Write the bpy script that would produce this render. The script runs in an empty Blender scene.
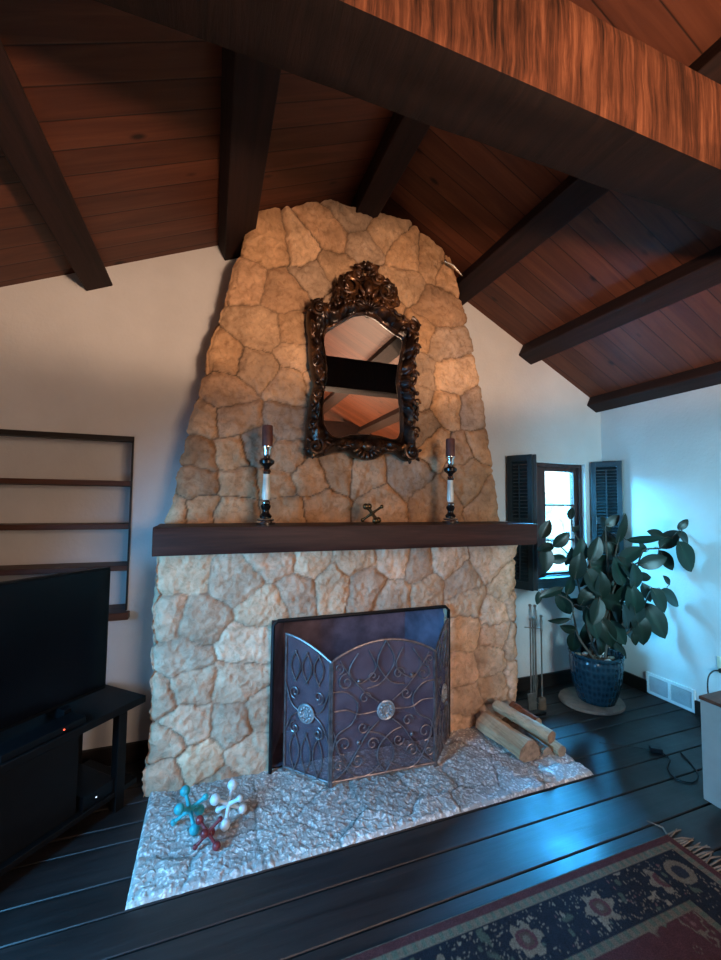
import bpy, bmesh, math, random
import numpy as np
from mathutils import Vector, Matrix
random.seed(11); rng=np.random.default_rng(4)
COL=bpy.context.scene.collection
PI=math.pi
UP=[(-0.601,3.064),(-0.39,3.095),(-0.219,3.244),(0.029,3.229),(-0.051,3.38),(0.148,3.314),(0.314,3.216),(0.53,3.204),(0.675,3.154),(-0.726,2.83),(-0.529,2.8),(-0.306,2.951),(-0.197,3.01),(0.294,3.016),(-0.655,2.544),(-0.853,2.336),(-0.666,2.307),(-0.466,2.222),(-0.848,2.148),(-0.968,1.977),(-0.767,1.967),(-0.778,1.798),(-0.97,1.757),(-0.654,1.838),(-0.462,1.984),(-0.458,1.782),(-1.087,1.446),(-0.98,1.616),(-0.742,1.607),(-0.946,1.447),(-0.768,1.432),(-0.52,1.613),(-0.484,1.448),(-0.319,1.652),(-0.246,1.483),(-0.142,1.693),(0.044,1.663),(0.162,1.486),(0.362,1.673),(0.531,1.508),(0.844,1.688),(1.032,1.533),(0.753,1.881),(0.94,1.931),(0.575,2.892),(0.619,2.639),(0.686,2.429),(0.663,2.15),(0.87,2.168),(0.466,2.018),(0.574,1.91),(0.444,2.439),(0.443,2.672),(-0.001,2.383),(0.003,2.02),(-0.259,2.28),(0.152,2.779),(-0.405,2.577),(-0.402,2.403),(0.36,2.199),(-0.082,2.812)]
LO=[(-1.044,1.104),(-0.744,1.058),(-1.11,0.9),(-0.926,0.86),(-0.69,0.733),(-1.003,0.664),(-0.971,0.516),(-0.715,0.509),(-1.129,0.482),(-0.992,0.333),(-0.738,0.29),(-1.108,0.242),(-0.931,0.109),(-0.645,0.11),(-1.076,0.069),(-0.829,-0.056),(-0.562,1.159),(-0.397,0.99),(-0.201,1.011),(-0.053,1.149),(0.022,0.981),(0.211,1.139),(0.193,0.919),(0.392,1.103),(0.454,0.919),(0.581,1.114),(0.689,0.971),(0.755,0.825),(0.941,1.099),(1.082,0.937),(0.732,0.641),(0.984,0.75),(0.934,0.433),(0.709,0.387),(0.956,0.242),(1.146,0.292),(0.752,0.198),(0.707,0.025),(0.931,0.06),(0.983,0.598),(1.15,0.523),(1.178,0.794),(-0.333,1.14),(-0.618,0.895),(-0.59,0.34)]
HE=[(-1.021,-0.687),(-1.092,-0.888),(-0.797,-0.945),(-0.489,-0.926),(-0.811,-0.606),(-0.313,-0.777),(0.001,-0.78),(0.222,-0.74),(0.391,-0.986),(0.954,-0.932),(0.523,-0.713),(-0.477,-0.616),(-0.131,-0.966),(0.762,-0.84),(0.968,-0.77),(0.879,-0.526),(0.188,-0.95)]
GL=[(-0.269,2.52),(-0.254,2.549),(-0.195,2.594),(-0.131,2.642),(-0.073,2.683),(-0.006,2.703),(0.063,2.69),(0.134,2.647),(0.196,2.612),(0.259,2.588),(0.272,2.568),(0.254,2.506),(0.242,2.438),(0.225,2.352),(0.22,2.285),(0.234,2.204),(0.247,2.123),(0.251,2.041),(0.252,1.959),(0.227,1.912),(0.174,1.913),(0.104,1.93),(0.002,1.934),(-0.097,1.923),(-0.169,1.899),(-0.201,1.905),(-0.241,1.941),(-0.264,1.985),(-0.27,2.061),(-0.267,2.154),(-0.249,2.249),(-0.247,2.311),(-0.258,2.404),(-0.269,2.465)]
OU=[(-0.381,2.635),(-0.363,2.708),(-0.317,2.747),(-0.262,2.734),(-0.213,2.723),(-0.173,2.766),(-0.074,2.792),(0.097,2.807),(0.168,2.761),(0.222,2.728),(0.286,2.73),(0.351,2.724),(0.374,2.676),(0.366,2.59),(0.361,2.521),(0.361,2.385),(0.343,2.299),(0.362,2.183),(0.362,2.083),(0.353,1.983),(0.369,1.834),(0.345,1.775),(0.264,1.772),(0.228,1.827),(0.157,1.823),(0.089,1.78),(0.021,1.766),(-0.062,1.781),(-0.104,1.818),(-0.2,1.805),(-0.255,1.779),(-0.347,1.767),(-0.38,1.781),(-0.372,1.871),(-0.369,1.962),(-0.36,2.053),(-0.346,2.146),(-0.324,2.225),(-0.344,2.3),(-0.361,2.405),(-0.36,2.498),(-0.376,2.565)]
CR=[(-0.214,2.743),(-0.203,2.824),(-0.159,2.914),(-0.118,2.942),(-0.056,2.959),(-0.063,3.007),(-0.001,3.037),(0.064,3.022),(0.052,2.976),(0.122,2.954),(0.185,2.916),(0.204,2.852),(0.231,2.797),(0.168,2.753),(0.097,2.799),(-0.074,2.784)]
LEAVES= [(2.343,-0.736,1.367,0.542,-0.369,0.765,-0.077,-0.308,0.171,0.092,0.56,0),(2.345,-0.633,1.251,0.745,-0.172,0.657,-0.451,-0.509,0.145,0.185,0.56,1),(2.348,-0.733,1.265,0.749,-0.03,-0.688,-0.378,-0.421,0.464,0.138,0.56,0),(2.343,-0.746,1.133,0.545,0.011,-0.851,-0.05,-0.983,-0.225,0.242,0.56,0),(2.237,-0.61,1.287,0.876,-0.351,-0.335,-0.301,-0.692,0.323,0.127,0.56,0),(2.085,-0.637,1.257,0.854,-0.566,0.084,0.001,-0.651,-0.314,0.219,0.3,0),(2.185,-0.621,1.09,0.797,-0.549,0.339,-0.04,-0.678,0.152,0.18,0.56,0),(2.357,-0.601,1.089,0.434,-0.296,-0.869,-0.453,-0.441,0.448,0.157,0.56,0),(2.325,-0.618,0.947,0.658,-0.095,-0.753,-0.438,-1.026,0.479,0.081,0.56,0),(2.346,-0.629,0.815,0.783,-0.105,-0.626,-0.31,-0.472,0.416,0.185,0.56,0),(2.213,-0.632,0.809,0.384,-0.208,-0.907,-0.159,-0.814,0.067,0.18,0.56,0),(2.348,-0.449,0.816,0.289,-0.236,-0.944,-0.342,-0.963,-0.043,0.138,0.56,0),(2.348,-0.505,0.616,0.346,-0.315,-0.913,-0.385,-0.428,0.3,0.265,0.56,0),(2.297,-0.464,1.175,0.462,-0.219,-0.865,-0.375,-0.837,0.171,0.081,0.56,0),(2.063,-0.332,1.348,0.323,-0.141,-0.939,-0.253,-0.68,0.451,0.138,0.56,0),(1.944,-0.495,1.386,0.678,-0.359,0.646,-0.109,-0.605,0.222,0.12,0.56,0),(1.956,-0.558,1.326,0.078,-0.265,0.976,-0.136,-0.67,0.239,0.219,0.3,0),(2.007,-0.413,1.204,0.225,-0.17,-0.969,-0.573,-0.534,0.383,0.196,0.56,0),(1.738,-0.513,1.182,0.3,-0.149,0.943,-0.32,-0.91,0.213,0.173,0.56,0),(1.972,-0.405,1.083,0.985,-0.216,0.018,-0.382,-0.899,-0.143,0.254,0.3,0),(1.961,-0.39,1.037,1.003,-0.152,0.109,-0.228,-0.972,0.191,0.231,0.56,0),(1.666,-0.451,1.158,0.119,-0.152,0.982,-0.267,-0.995,0.316,0.185,0.56,0),(1.651,-0.44,1.055,0.113,-0.168,0.981,-0.418,-0.745,0.46,0.196,0.56,0),(1.625,-0.394,1.114,0.054,-0.333,0.972,0.031,-0.762,0.241,0.138,0.56,0),(1.518,-0.379,1.102,0.893,-0.472,0.003,-0.295,-0.497,-0.112,0.127,0.56,1),(1.441,-0.351,1.095,0.088,0.019,1.001,-0.205,-0.687,0.128,0.18,0.56,0),(1.431,-0.361,1.32,0.366,-0.202,0.908,-0.197,-0.604,0.418,0.138,0.56,0),(1.503,-0.441,1.248,0.598,-0.405,0.706,-0.202,-0.813,0.202,0.143,0.56,0),(1.438,-0.355,1.183,0.818,-0.491,0.342,-0.357,-0.425,0.232,0.115,0.56,0),(1.688,-0.355,1.437,0.244,-0.056,0.972,-0.541,-0.475,0.098,0.088,0.56,0),(1.858,-0.245,1.312,0.618,-0.526,0.636,-0.378,-0.679,0.361,0.074,0.56,0),(1.766,-0.472,0.935,0.476,-0.179,-0.863,-0.186,-0.652,0.039,0.208,0.56,0),(2.07,-0.377,0.901,0.128,-0.189,-0.992,-0.332,-0.526,0.105,0.208,0.56,0),(1.823,-0.49,0.906,-0.051,-0.111,0.995,-0.254,-0.81,-0.011,0.196,0.56,0),(1.964,-0.518,1.01,0.37,-0.01,-0.931,-0.175,-0.709,0.083,0.208,0.56,0),(2.02,-0.539,1.03,0.431,-0.304,-0.87,-0.09,-0.842,0.548,0.196,0.56,0),(2.072,-0.559,0.973,0.257,0.169,-0.971,-0.142,-0.704,0.196,0.196,0.56,0),(2.177,-0.554,0.967,0.96,-0.286,0.014,-0.133,-0.655,0.295,0.115,0.56,0),(1.723,-0.243,0.732,0.513,-0.078,-0.857,-0.395,-0.59,-0.068,0.196,0.56,0),(1.867,-0.243,0.717,0.844,-0.343,-0.416,-0.501,-0.697,0.189,0.143,0.56,0),(1.485,-0.352,0.851,0.912,-0.231,0.357,-0.253,-0.654,0.394,0.185,0.3,1),(1.546,-0.362,0.647,0.846,-0.552,0.171,-0.344,-1.019,-0.187,0.143,0.3,1),(1.583,-0.41,0.599,0.933,-0.269,-0.246,-0.448,-0.6,-0.123,0.115,0.56,1),(1.782,-0.27,0.44,-0.103,-0.256,0.986,-0.558,-0.64,0.534,0.161,0.56,0),(1.394,-0.317,0.811,0.16,-0.037,0.989,-0.218,-1.069,-0.1,0.092,0.56,0),(2.078,-0.54,0.804,0.207,0.033,-0.979,-0.522,-0.924,-0.026,0.219,0.56,0),(2.118,-0.528,0.691,0.415,0.114,-0.924,-0.217,-1.175,0.241,0.242,0.56,0),(2.179,-0.521,0.566,0.17,-0.07,-0.985,-0.417,-0.898,-0.128,0.219,0.56,0),(2.156,-0.38,0.589,0.137,-0.161,-0.99,-0.496,-0.698,-0.187,0.196,0.56,0),(2.204,-0.418,0.534,0.572,0.085,-0.847,-0.306,-0.712,0.466,0.196,0.56,0),(1.932,-0.349,0.761,0.785,-0.392,-0.497,-0.091,-0.673,0.272,0.208,0.56,0),(1.968,-0.455,0.773,0.956,-0.129,-0.321,-0.354,-1.079,-0.055,0.208,0.56,0),(1.763,-0.492,0.729,0.357,0.012,0.952,-0.252,-0.733,0.016,0.185,0.56,0),(2.064,-0.33,0.624,0.407,-0.319,0.864,-0.149,-0.554,0.371,0.196,0.56,0),(2.012,-0.44,0.697,0.36,-0.039,-0.933,-0.001,-0.706,0.323,0.173,0.56,0),(1.748,-0.48,0.633,0.111,-0.235,-0.995,-0.218,-1.066,0.098,0.196,0.56,0),(1.929,-0.437,0.546,0.306,-0.188,-0.942,-0.387,-0.723,-0.061,0.208,0.56,0),(2.13,-0.34,0.416,0.193,-0.006,-0.981,-0.449,-1.014,0.221,0.173,0.56,0),(1.93,-0.261,0.494,0.195,-0.193,0.964,-0.247,-0.851,-0.14,0.208,0.56,0),(1.892,-0.41,0.463,0.196,0.0,-0.981,-0.009,-0.754,0.399,0.185,0.56,0),(2.129,-0.504,0.498,0.176,-0.055,-0.984,-0.425,-0.679,0.462,0.092,0.56,0),(2.066,-0.538,1.136,0.629,-0.493,0.638,-0.148,-0.577,0.514,0.173,0.56,1),(1.724,-0.296,0.885,0.344,-0.025,0.95,-0.04,-1.066,0.139,0.15,0.56,0),(1.898,-0.262,0.91,0.146,-0.328,0.956,-0.142,-0.847,-0.063,0.138,0.56,0),(1.756,-0.422,0.829,0.425,-0.269,0.866,-0.066,-0.608,0.524,0.173,0.56,0),(2.051,-0.478,0.841,0.595,-0.221,0.774,-0.457,-0.979,0.061,0.15,0.56,0),(2.126,-0.443,0.87,0.402,0.078,-0.926,-0.141,-1.086,0.647,0.185,0.56,0),(1.993,-0.473,0.55,0.436,-0.292,-0.869,-0.453,-0.839,-0.145,0.185,0.56,0),(1.976,-0.552,0.689,0.33,0.123,-0.952,-0.132,-0.658,0.687,0.185,0.56,0),(2.018,-0.394,0.826,0.607,-0.424,-0.712,-0.478,-0.666,0.073,0.185,0.56,0),(1.817,-0.388,0.68,0.128,-0.127,0.984,-0.294,-0.543,0.138,0.161,0.56,0),(1.985,-0.356,0.943,0.863,-0.174,-0.485,-0.306,-0.911,0.328,0.185,0.56,0),(2.158,-0.361,0.358,0.614,-0.216,-0.76,-0.034,-0.806,0.038,0.138,0.56,0)]
STEMS= [[(1.924,-0.374,0.339),(1.936,-0.392,0.571),(1.964,-0.414,0.774),(2.004,-0.445,1.057),(2.044,-0.474,1.3),(2.069,-0.491,1.441)],[(1.996,-0.4,0.34),(2.075,-0.442,0.573),(2.144,-0.481,0.816),(2.176,-0.505,1.018),(2.22,-0.529,1.16),(2.352,-0.578,1.182),(2.355,-0.671,1.289),(2.339,-0.731,1.323)],[(1.882,-0.359,0.339),(1.828,-0.353,0.57),(1.784,-0.349,0.772),(1.74,-0.344,0.953),(1.669,-0.329,1.134),(1.542,-0.289,1.233)],[(1.834,-0.342,0.348),(1.773,-0.328,0.489),(1.73,-0.322,0.65),(1.698,-0.318,0.771),(1.525,-0.26,0.85)],[(2.034,-0.414,0.35),(2.123,-0.457,0.533),(2.214,-0.499,0.696),(2.285,-0.535,0.858),(2.36,-0.583,0.853)],[(1.939,-0.38,0.349),(1.967,-0.409,0.673),(2.036,-0.45,0.936),(2.165,-0.504,1.059),(2.26,-0.539,1.09)],[(1.91,-0.369,0.349),(1.891,-0.383,0.692),(1.855,-0.384,0.934),(1.811,-0.38,1.136),(1.712,-0.354,1.296),(1.689,-0.353,1.417)],[(1.994,-0.403,0.411),(1.985,-0.419,0.734),(1.954,-0.432,1.137),(1.939,-0.437,1.319)]]

# ------------------------------------------------------------------ noise helpers (numpy)
def _h(ix,iy,s):
    n=(ix*374761393+iy*668265263+s*1442695041)&0xffffffff
    n=((n^(n>>13))*1274126177)&0xffffffff
    return ((n^(n>>16))&0xffff)/65535.0
def vnoise(x,y,s=0):
    ix=np.floor(x).astype(np.int64); iy=np.floor(y).astype(np.int64)
    fx=x-ix; fy=y-iy; fx=fx*fx*(3-2*fx); fy=fy*fy*(3-2*fy)
    a=_h(ix,iy,s);b=_h(ix+1,iy,s);c=_h(ix,iy+1,s);d=_h(ix+1,iy+1,s)
    return (a+(b-a)*fx)*(1-fy)+(c+(d-c)*fx)*fy
def fbm(x,y,s=0,o=4):
    v=0;a=.5
    for k in range(o):
        v=v+a*vnoise(x*2**k,y*2**k,s+k); a*=.5
    return v
def sstep(a,b,x):
    t=np.clip((x-a)/(b-a),0,1); return t*t*(3-2*t)
# ------------------------------------------------------------------ object helpers
def link(o,parent=None):
    COL.objects.link(o)
    if parent is not None: o.parent=parent
    return o
def tag(o,label,cat,group=None,kind=None):
    if label: o['label']=label
    if cat: o['category']=cat
    if group: o['group']=group
    if kind: o['kind']=kind
    return o
def struct(o): o['kind']='structure'; return o
def empty(name,loc,label=None,cat=None,group=None):
    o=bpy.data.objects.new(name,None); o.location=loc; o.empty_display_size=.05
    link(o); tag(o,label,cat,group); return o
class G:
    """collects geometry; build() links it as ONE mesh object"""
    def __init__(s): s.v=[]; s.f=[]
    def add(s,vs,fs):
        n=len(s.v); s.v+= [tuple(v) for v in vs]; s.f+= [tuple(i+n for i in f) for f in fs]; return s
    def box(s,x0,x1,y0,y1,z0,z1):
        return s.add([(x0,y0,z0),(x1,y0,z0),(x1,y1,z0),(x0,y1,z0),(x0,y0,z1),(x1,y0,z1),(x1,y1,z1),(x0,y1,z1)],
            [(0,3,2,1),(4,5,6,7),(0,1,5,4),(1,2,6,5),(2,3,7,6),(3,0,4,7)])
    def obox(s,c,ax,ay,az):
        c,ax,ay,az=map(Vector,(c,ax,ay,az)); vs=[]
        for k in (-1,1):
            for (i,j) in ((-1,-1),(1,-1),(1,1),(-1,1)): vs.append(c+ax*i+ay*j+az*k)
        return s.add(vs,[(0,3,2,1),(4,5,6,7),(0,1,5,4),(1,2,6,5),(2,3,7,6),(3,0,4,7)])
    def tube(s,pts,rad,n=8,cap=True,flat=1.0):
        pts=[Vector(p) for p in pts]; m=len(pts)
        if not hasattr(rad,'__len__'): rad=[rad]*m
        t=(pts[1]-pts[0]).normalized(); up=Vector((0,0,1)) if abs(t.z)<.9 else Vector((1,0,0))
        u=t.cross(up).normalized(); vs=[];fs=[]
        for i,p in enumerate(pts):
            t2=(pts[min(i+1,m-1)]-pts[max(i-1,0)])
            t2=t2.normalized() if t2.length>1e-9 else t
            u=(u-t2*u.dot(t2)); u=u.normalized() if u.length>1e-6 else t2.orthogonal().normalized()
            w=t2.cross(u)
            for k in range(n):
                a=2*PI*k/n; vs.append(p+(u*math.cos(a)+w*math.sin(a)*flat)*rad[i])
        for i in range(m-1):
            for k in range(n):
                a=i*n+k;b=i*n+(k+1)%n; fs.append((a,b,b+n,a+n))
        if cap: fs.append(tuple(range(n-1,-1,-1))); fs.append(tuple((m-1)*n+k for k in range(n)))
        return s.add(vs,fs)
    def lathe(s,prof,c=(0,0,0),n=28,sx=1,sy=1):
        vs=[];fs=[];m=len(prof)
        for r,z in prof:
            for k in range(n):
                a=2*PI*k/n; vs.append((c[0]+r*sx*math.cos(a),c[1]+r*sy*math.sin(a),c[2]+z))
        for i in range(m-1):
            for k in range(n):
                a=i*n+k;b=i*n+(k+1)%n; fs.append((a,b,b+n,a+n))
        fs.append(tuple(range(n-1,-1,-1))); fs.append(tuple((m-1)*n+k for k in range(n)))
        return s.add(vs,fs)
    def ball(s,c,r,n=12,m=8,M=None):
        vs=[];fs=[]; rr=r if hasattr(r,'__len__') else (r,r,r)
        for i in range(m+1):
            t=PI*i/m
            for k in range(n):
                a=2*PI*k/n; p=Vector((rr[0]*math.sin(t)*math.cos(a),rr[1]*math.sin(t)*math.sin(a),rr[2]*math.cos(t)))
                if M: p=M@p
                vs.append(Vector(c)+p)
        for i in range(m):
            for k in range(n):
                a=i*n+k;b=i*n+(k+1)%n; fs.append((a,a+n,b+n,b))
        return s.add(vs,fs)
    def build(s,name,mat,parent=None,smooth=False,bevel=0,seg=2,origin=None):
        me=bpy.data.meshes.new(name); 
        vs=s.v
        if origin is not None: vs=[(v[0]-origin[0],v[1]-origin[1],v[2]-origin[2]) for v in vs]
        me.from_pydata(vs,[],s.f)
        bm=bmesh.new(); bm.from_mesh(me)
        bmesh.ops.remove_doubles(bm,verts=bm.verts,dist=1e-6)
        bmesh.ops.recalc_face_normals(bm,faces=bm.faces); bm.to_mesh(me); bm.free()
        me.materials.append(mat)
        if smooth:
            me.polygons.foreach_set('use_smooth',[True]*len(me.polygons))
            try: me.set_sharp_from_angle(angle=math.radians(40))
            except Exception: pass
        o=bpy.data.objects.new(name,me)
        if origin is not None: o.location=origin
        link(o)
        if parent is not None:
            o.parent=parent; o.matrix_parent_inverse=Matrix.Translation(parent.location).inverted() if parent.type=='EMPTY' and parent.rotation_euler.z==0 else parent.matrix_basis.inverted()
        if bevel:
            md=o.modifiers.new('bevel','BEVEL'); md.width=bevel; md.segments=seg; md.limit_method='ANGLE'
        return o
def grid_mesh(name,P,mat,parent=None,col=None,keep=None,wrap=False,smooth=True):
    """P: (n,m,3) array -> mesh, optional (n,m,3) colours, keep mask of faces (n-1,m-1)"""
    n,m=P.shape[:2]
    idx=np.arange(n*m).reshape(n,m)
    if wrap: idx=np.concatenate([idx,idx[:1]],0)
    a=idx[:-1,:-1];b=idx[1:,:-1];c=idx[1:,1:];d=idx[:-1,1:]
    F=np.stack([a,b,c,d],-1)
    F=F[keep] if keep is not None else F.reshape(-1,4)
    me=bpy.data.meshes.new(name)
    me.vertices.add(n*m); me.vertices.foreach_set('co',P.reshape(-1).astype(np.float32))
    me.loops.add(F.size); me.loops.foreach_set('vertex_index',F.reshape(-1).astype(np.int32))
    me.polygons.add(len(F)); me.polygons.foreach_set('loop_start',np.arange(0,F.size,4,dtype=np.int32))
    me.update(calc_edges=True); me.validate()
    me.polygons.foreach_set('use_smooth',np.full(len(me.polygons),smooth))
    if col is not None:
        at=me.color_attributes.new('Col','FLOAT_COLOR','POINT')
        c4=np.ones((n*m,4),np.float32); c4[:,:3]=col.reshape(-1,3); at.data.foreach_set('color',c4.reshape(-1))
    if keep is not None:
        bm=bmesh.new(); bm.from_mesh(me)
        bmesh.ops.delete(bm,geom=[v for v in bm.verts if not v.link_faces],context='VERTS'); bm.to_mesh(me); bm.free()
    me.materials.append(mat)
    o=bpy.data.objects.new(name,me); link(o)
    if parent is not None: o.parent=parent; o.matrix_parent_inverse=Matrix.Translation(parent.location).inverted()
    return o
# ------------------------------------------------------------------ materials
class NT:
    def __init__(s,name):
        s.m=bpy.data.materials.new(name); s.m.use_nodes=True; s.t=s.m.node_tree; s.n=s.t.nodes
        s.b=s.n['Principled BSDF']; s.tc=s.n.new('ShaderNodeTexCoord')
    def new(s,t,**k):
        x=s.n.new(t)
        for a,b in k.items():
            if a in x.inputs.keys(): x.inputs[a].default_value=b
            else: setattr(x,a,b)
        return x
    def l(s,a,b): s.t.links.new(a,b)
    def mapping(s,scale=(1,1,1),rot=(0,0,0),loc=(0,0,0),src='Object'):
        m=s.n.new('ShaderNodeMapping'); m.inputs['Scale'].default_value=scale; m.inputs['Rotation'].default_value=rot; m.inputs['Location'].default_value=loc
        s.l(s.tc.outputs[src],m.inputs['Vector']); return m.outputs['Vector']
    def noise(s,vec,scale=5,detail=4,rough=.55,dist=0):
        x=s.n.new('ShaderNodeTexNoise'); x.inputs['Scale'].default_value=scale; x.inputs['Detail'].default_value=detail
        x.inputs['Roughness'].default_value=rough; x.inputs['Distortion'].default_value=dist
        s.l(vec,x.inputs['Vector']); return x.outputs['Fac']
    def ramp(s,fac,stops,interp='LINEAR'):
        r=s.n.new('ShaderNodeValToRGB'); e=r.color_ramp.elements; r.color_ramp.interpolation=interp
        while len(e)<len(stops): e.new(.5)
        for i,(p,c) in enumerate(stops): e[i].position=p; e[i].color=(*c,1) if len(c)==3 else c
        s.l(fac,r.inputs['Fac']); return r.outputs['Color']
    def mix(s,a,b,fac,mode='MIX'):
        x=s.n.new('ShaderNodeMix'); x.data_type='RGBA'; x.blend_type=mode
        for sock,v in ((x.inputs['Factor'],fac),(x.inputs['A'],a),(x.inputs['B'],b)):
            if isinstance(v,(int,float)): sock.default_value=v
            elif isinstance(v,tuple): sock.default_value=(*v,1)
            else: s.l(v,sock)
        return x.outputs['Result']
    def math(s,op,a,b=0.0):
        x=s.n.new('ShaderNodeMath'); x.operation=op
        for i,v in enumerate((a,b)):
            if isinstance(v,(int,float)): x.inputs[i].default_value=v
            else: s.l(v,x.inputs[i])
        return x.outputs[0]
    def bump(s,h,strength=.4,dist=.01):
        b=s.n.new('ShaderNodeBump'); b.inputs['Strength'].default_value=strength; b.inputs['Distance'].default_value=dist
        s.l(h,b.inputs['Height']); s.l(b.outputs['Normal'],s.b.inputs['Normal']); return b
    def set(s,**k):
        for a,v in k.items():
            i=s.b.inputs[a.replace('_',' ')]
            if isinstance(v,tuple): i.default_value=(*v,1) if len(v)==3 else v
            elif isinstance(v,(int,float)): i.default_value=v
            else: s.l(v,i)
        return s
def simple(name,c,rough=.5,metal=0,var=.25,scale=20,bump=0,spec=.5):
    t=NT(name); f=t.noise(t.mapping(),scale,4)
    lo=tuple(x*(1-var) for x in c); hi=tuple(min(1,x*(1+var)) for x in c)
    t.set(Base_Color=t.ramp(f,[(.3,lo),(.7,hi)]),Roughness=rough,Metallic=metal)
    t.b.inputs['Specular IOR Level'].default_value=spec
    if bump: t.bump(f,bump,.004)
    return t.m
def stone_mat(name,tint,rough=.85,pit=30,bs=.6):
    t=NT(name); a=t.new('ShaderNodeAttribute',attribute_name='Col')
    v=t.mapping()
    f1=t.noise(v,9,6,.65); f2=t.noise(v,pit,6,.7,.6)
    c=t.mix(a.outputs['Color'],t.ramp(f1,[(.3,(.72,.67,.62)),(.7,(1.15,1.1,1.04))]),1,'MULTIPLY')
    c=t.mix(c,t.ramp(f2,[(.36,(.62,.56,.50)),(.5,(1,1,1)),(.7,(1.15,1.12,1.08))]),.6,'MULTIPLY')
    c=t.mix(c,tint,1,'MULTIPLY')
    t.set(Base_Color=c,Roughness=rough); t.b.inputs['Specular IOR Level'].default_value=.25
    h=t.math('ADD',t.math('MULTIPLY',f1,.6),f2); t.bump(h,bs,.018); return t.m
def wood_mat(name,dark,light,axis=0,rough=.5,scale=1.0,bump=.25,rings=14):
    t=NT(name); t.b.inputs['Specular IOR Level'].default_value=.3; sc=[rings*scale]*3; sc[axis]=.9*scale
    v=t.mapping(tuple(sc)); f=t.noise(v,1.6,6,.6,.5); g=t.noise(v,7,4,.7)
    f=t.math('ADD',t.math('MULTIPLY',f,.75),t.math('MULTIPLY',g,.25))
    t.set(Base_Color=t.ramp(f,[(.33,dark),(.66,light)]),Roughness=rough); t.bump(f,bump,.006); return t.m

M={}
M['stone_up']=stone_mat('upper_stone',(1,1,1))
M['stone_lo']=stone_mat('lower_stone',(1,1,1),pit=24,bs=.8)
def hearth_mat():
    t=NT('hearth_stone'); a=t.new('ShaderNodeAttribute',attribute_name='Col'); v=t.mapping()
    nz=t.noise(v,30,4,.6); vo=t.new('ShaderNodeTexVoronoi'); vo.inputs['Scale'].default_value=62; vo.feature='SMOOTH_F1'
    vm=t.new('ShaderNodeVectorMath',operation='ADD'); sc_=t.new('ShaderNodeVectorMath',operation='SCALE'); nn_=t.new('ShaderNodeTexNoise'); nn_.inputs['Scale'].default_value=25; t.l(v,nn_.inputs['Vector'])
    t.l(nn_.outputs['Color'],sc_.inputs[0]); sc_.inputs['Scale'].default_value=.035; t.l(v,vm.inputs[0]); t.l(sc_.outputs[0],vm.inputs[1]); t.l(vm.outputs[0],vo.inputs['Vector'])
    h=t.math('SUBTRACT',t.math('MULTIPLY',nz,.9),t.math('MULTIPLY',vo.outputs['Distance'],1.1))
    c=t.mix(a.outputs['Color'],t.ramp(h,[(.0,(.5,.46,.43)),(.12,(.9,.87,.84)),(.3,(1.3,1.28,1.25))]),.8,'MULTIPLY')
    t.set(Base_Color=c,Roughness=.65); t.bump(h,.8,.009); return t.m
M['stone_he']=hearth_mat()
def plaster():
    t=NT('plaster'); v=t.mapping(); f=t.noise(v,2.2,4); g=t.noise(v,45,5,.6)
    t.set(Base_Color=t.ramp(f,[(.3,(.56,.54,.53)),(.7,(.64,.62,.61))]),Roughness=.9); t.b.inputs['Specular IOR Level'].default_value=.2
    t.bump(t.math('ADD',f,t.math('MULTIPLY',g,.4)),.25,.02); return t.m
M['plaster']=plaster()
def plank_mat():
    # boards run along local X (down the slope); width along local Y
    t=NT('ceiling_planks'); v=t.mapping()
    sep=t.new('ShaderNodeSeparateXYZ'); t.l(v,sep.inputs[0])
    yy=t.math('DIVIDE',sep.outputs['Y'],.135); cell=t.math('FLOOR',yy); fr=t.math('FRACT',yy)
    edge=t.math('MINIMUM',fr,t.math('SUBTRACT',1.0,fr))
    wn=t.new('ShaderNodeTexWhiteNoise',noise_dimensions='1D'); t.l(cell,wn.inputs['W'])
    cmb=t.new('ShaderNodeCombineXYZ'); t.l(t.math('MULTIPLY',sep.outputs['X'],.9),cmb.inputs['X']); t.l(t.math('MULTIPLY',sep.outputs['Y'],9.0),cmb.inputs['Y']); t.l(t.math('MULTIPLY',wn.outputs['Value'],40.0),cmb.inputs['Z'])
    f=t.noise(cmb.outputs[0],1.7,6,.62,.8)
    base=t.ramp(f,[(.25,(.06,.018,.010)),(.5,(.10,.031,.016)),(.75,(.145,.048,.024))])
    tone=t.ramp(wn.outputs['Value'],[(0,(.8,.78,.76)),(1,(1.18,1.15,1.1))])
    c=t.mix(base,tone,1,'MULTIPLY')
    vo=t.new('ShaderNodeTexVoronoi'); vo.inputs['Scale'].default_value=1.0
    cm2=t.new('ShaderNodeCombineXYZ'); t.l(t.math('MULTIPLY',sep.outputs['X'],3.0),cm2.inputs['X']); t.l(t.math('MULTIPLY',sep.outputs['Y'],6.5),cm2.inputs['Y'])
    t.l(cm2.outputs[0],vo.inputs['Vector'])
    kn=t.ramp(vo.outputs['Distance'],[(.05,(1,1,1)),(.13,(0,0,0))])
    c=t.mix(c,(.012,.004,.003),kn)
    gr=t.ramp(edge,[(.0,(1,1,1)),(.035,(0,0,0))]); c=t.mix(c,(.008,.003,.002),gr)
    t.set(Base_Color=c,Roughness=.5); t.b.inputs['Specular IOR Level'].default_value=.3
    h=t.ramp(edge,[(.0,(0,0,0)),(.05,(1,1,1))]); t.bump(t.math('ADD',h,t.math('MULTIPLY',f,.3)),.25,.004)
    return t.m
M['planks']=plank_mat()
M['beam']=wood_mat('purlin_wood',(.007,.003,.0025),(.028,.010,.007),1,.75,1,.5)
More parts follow.
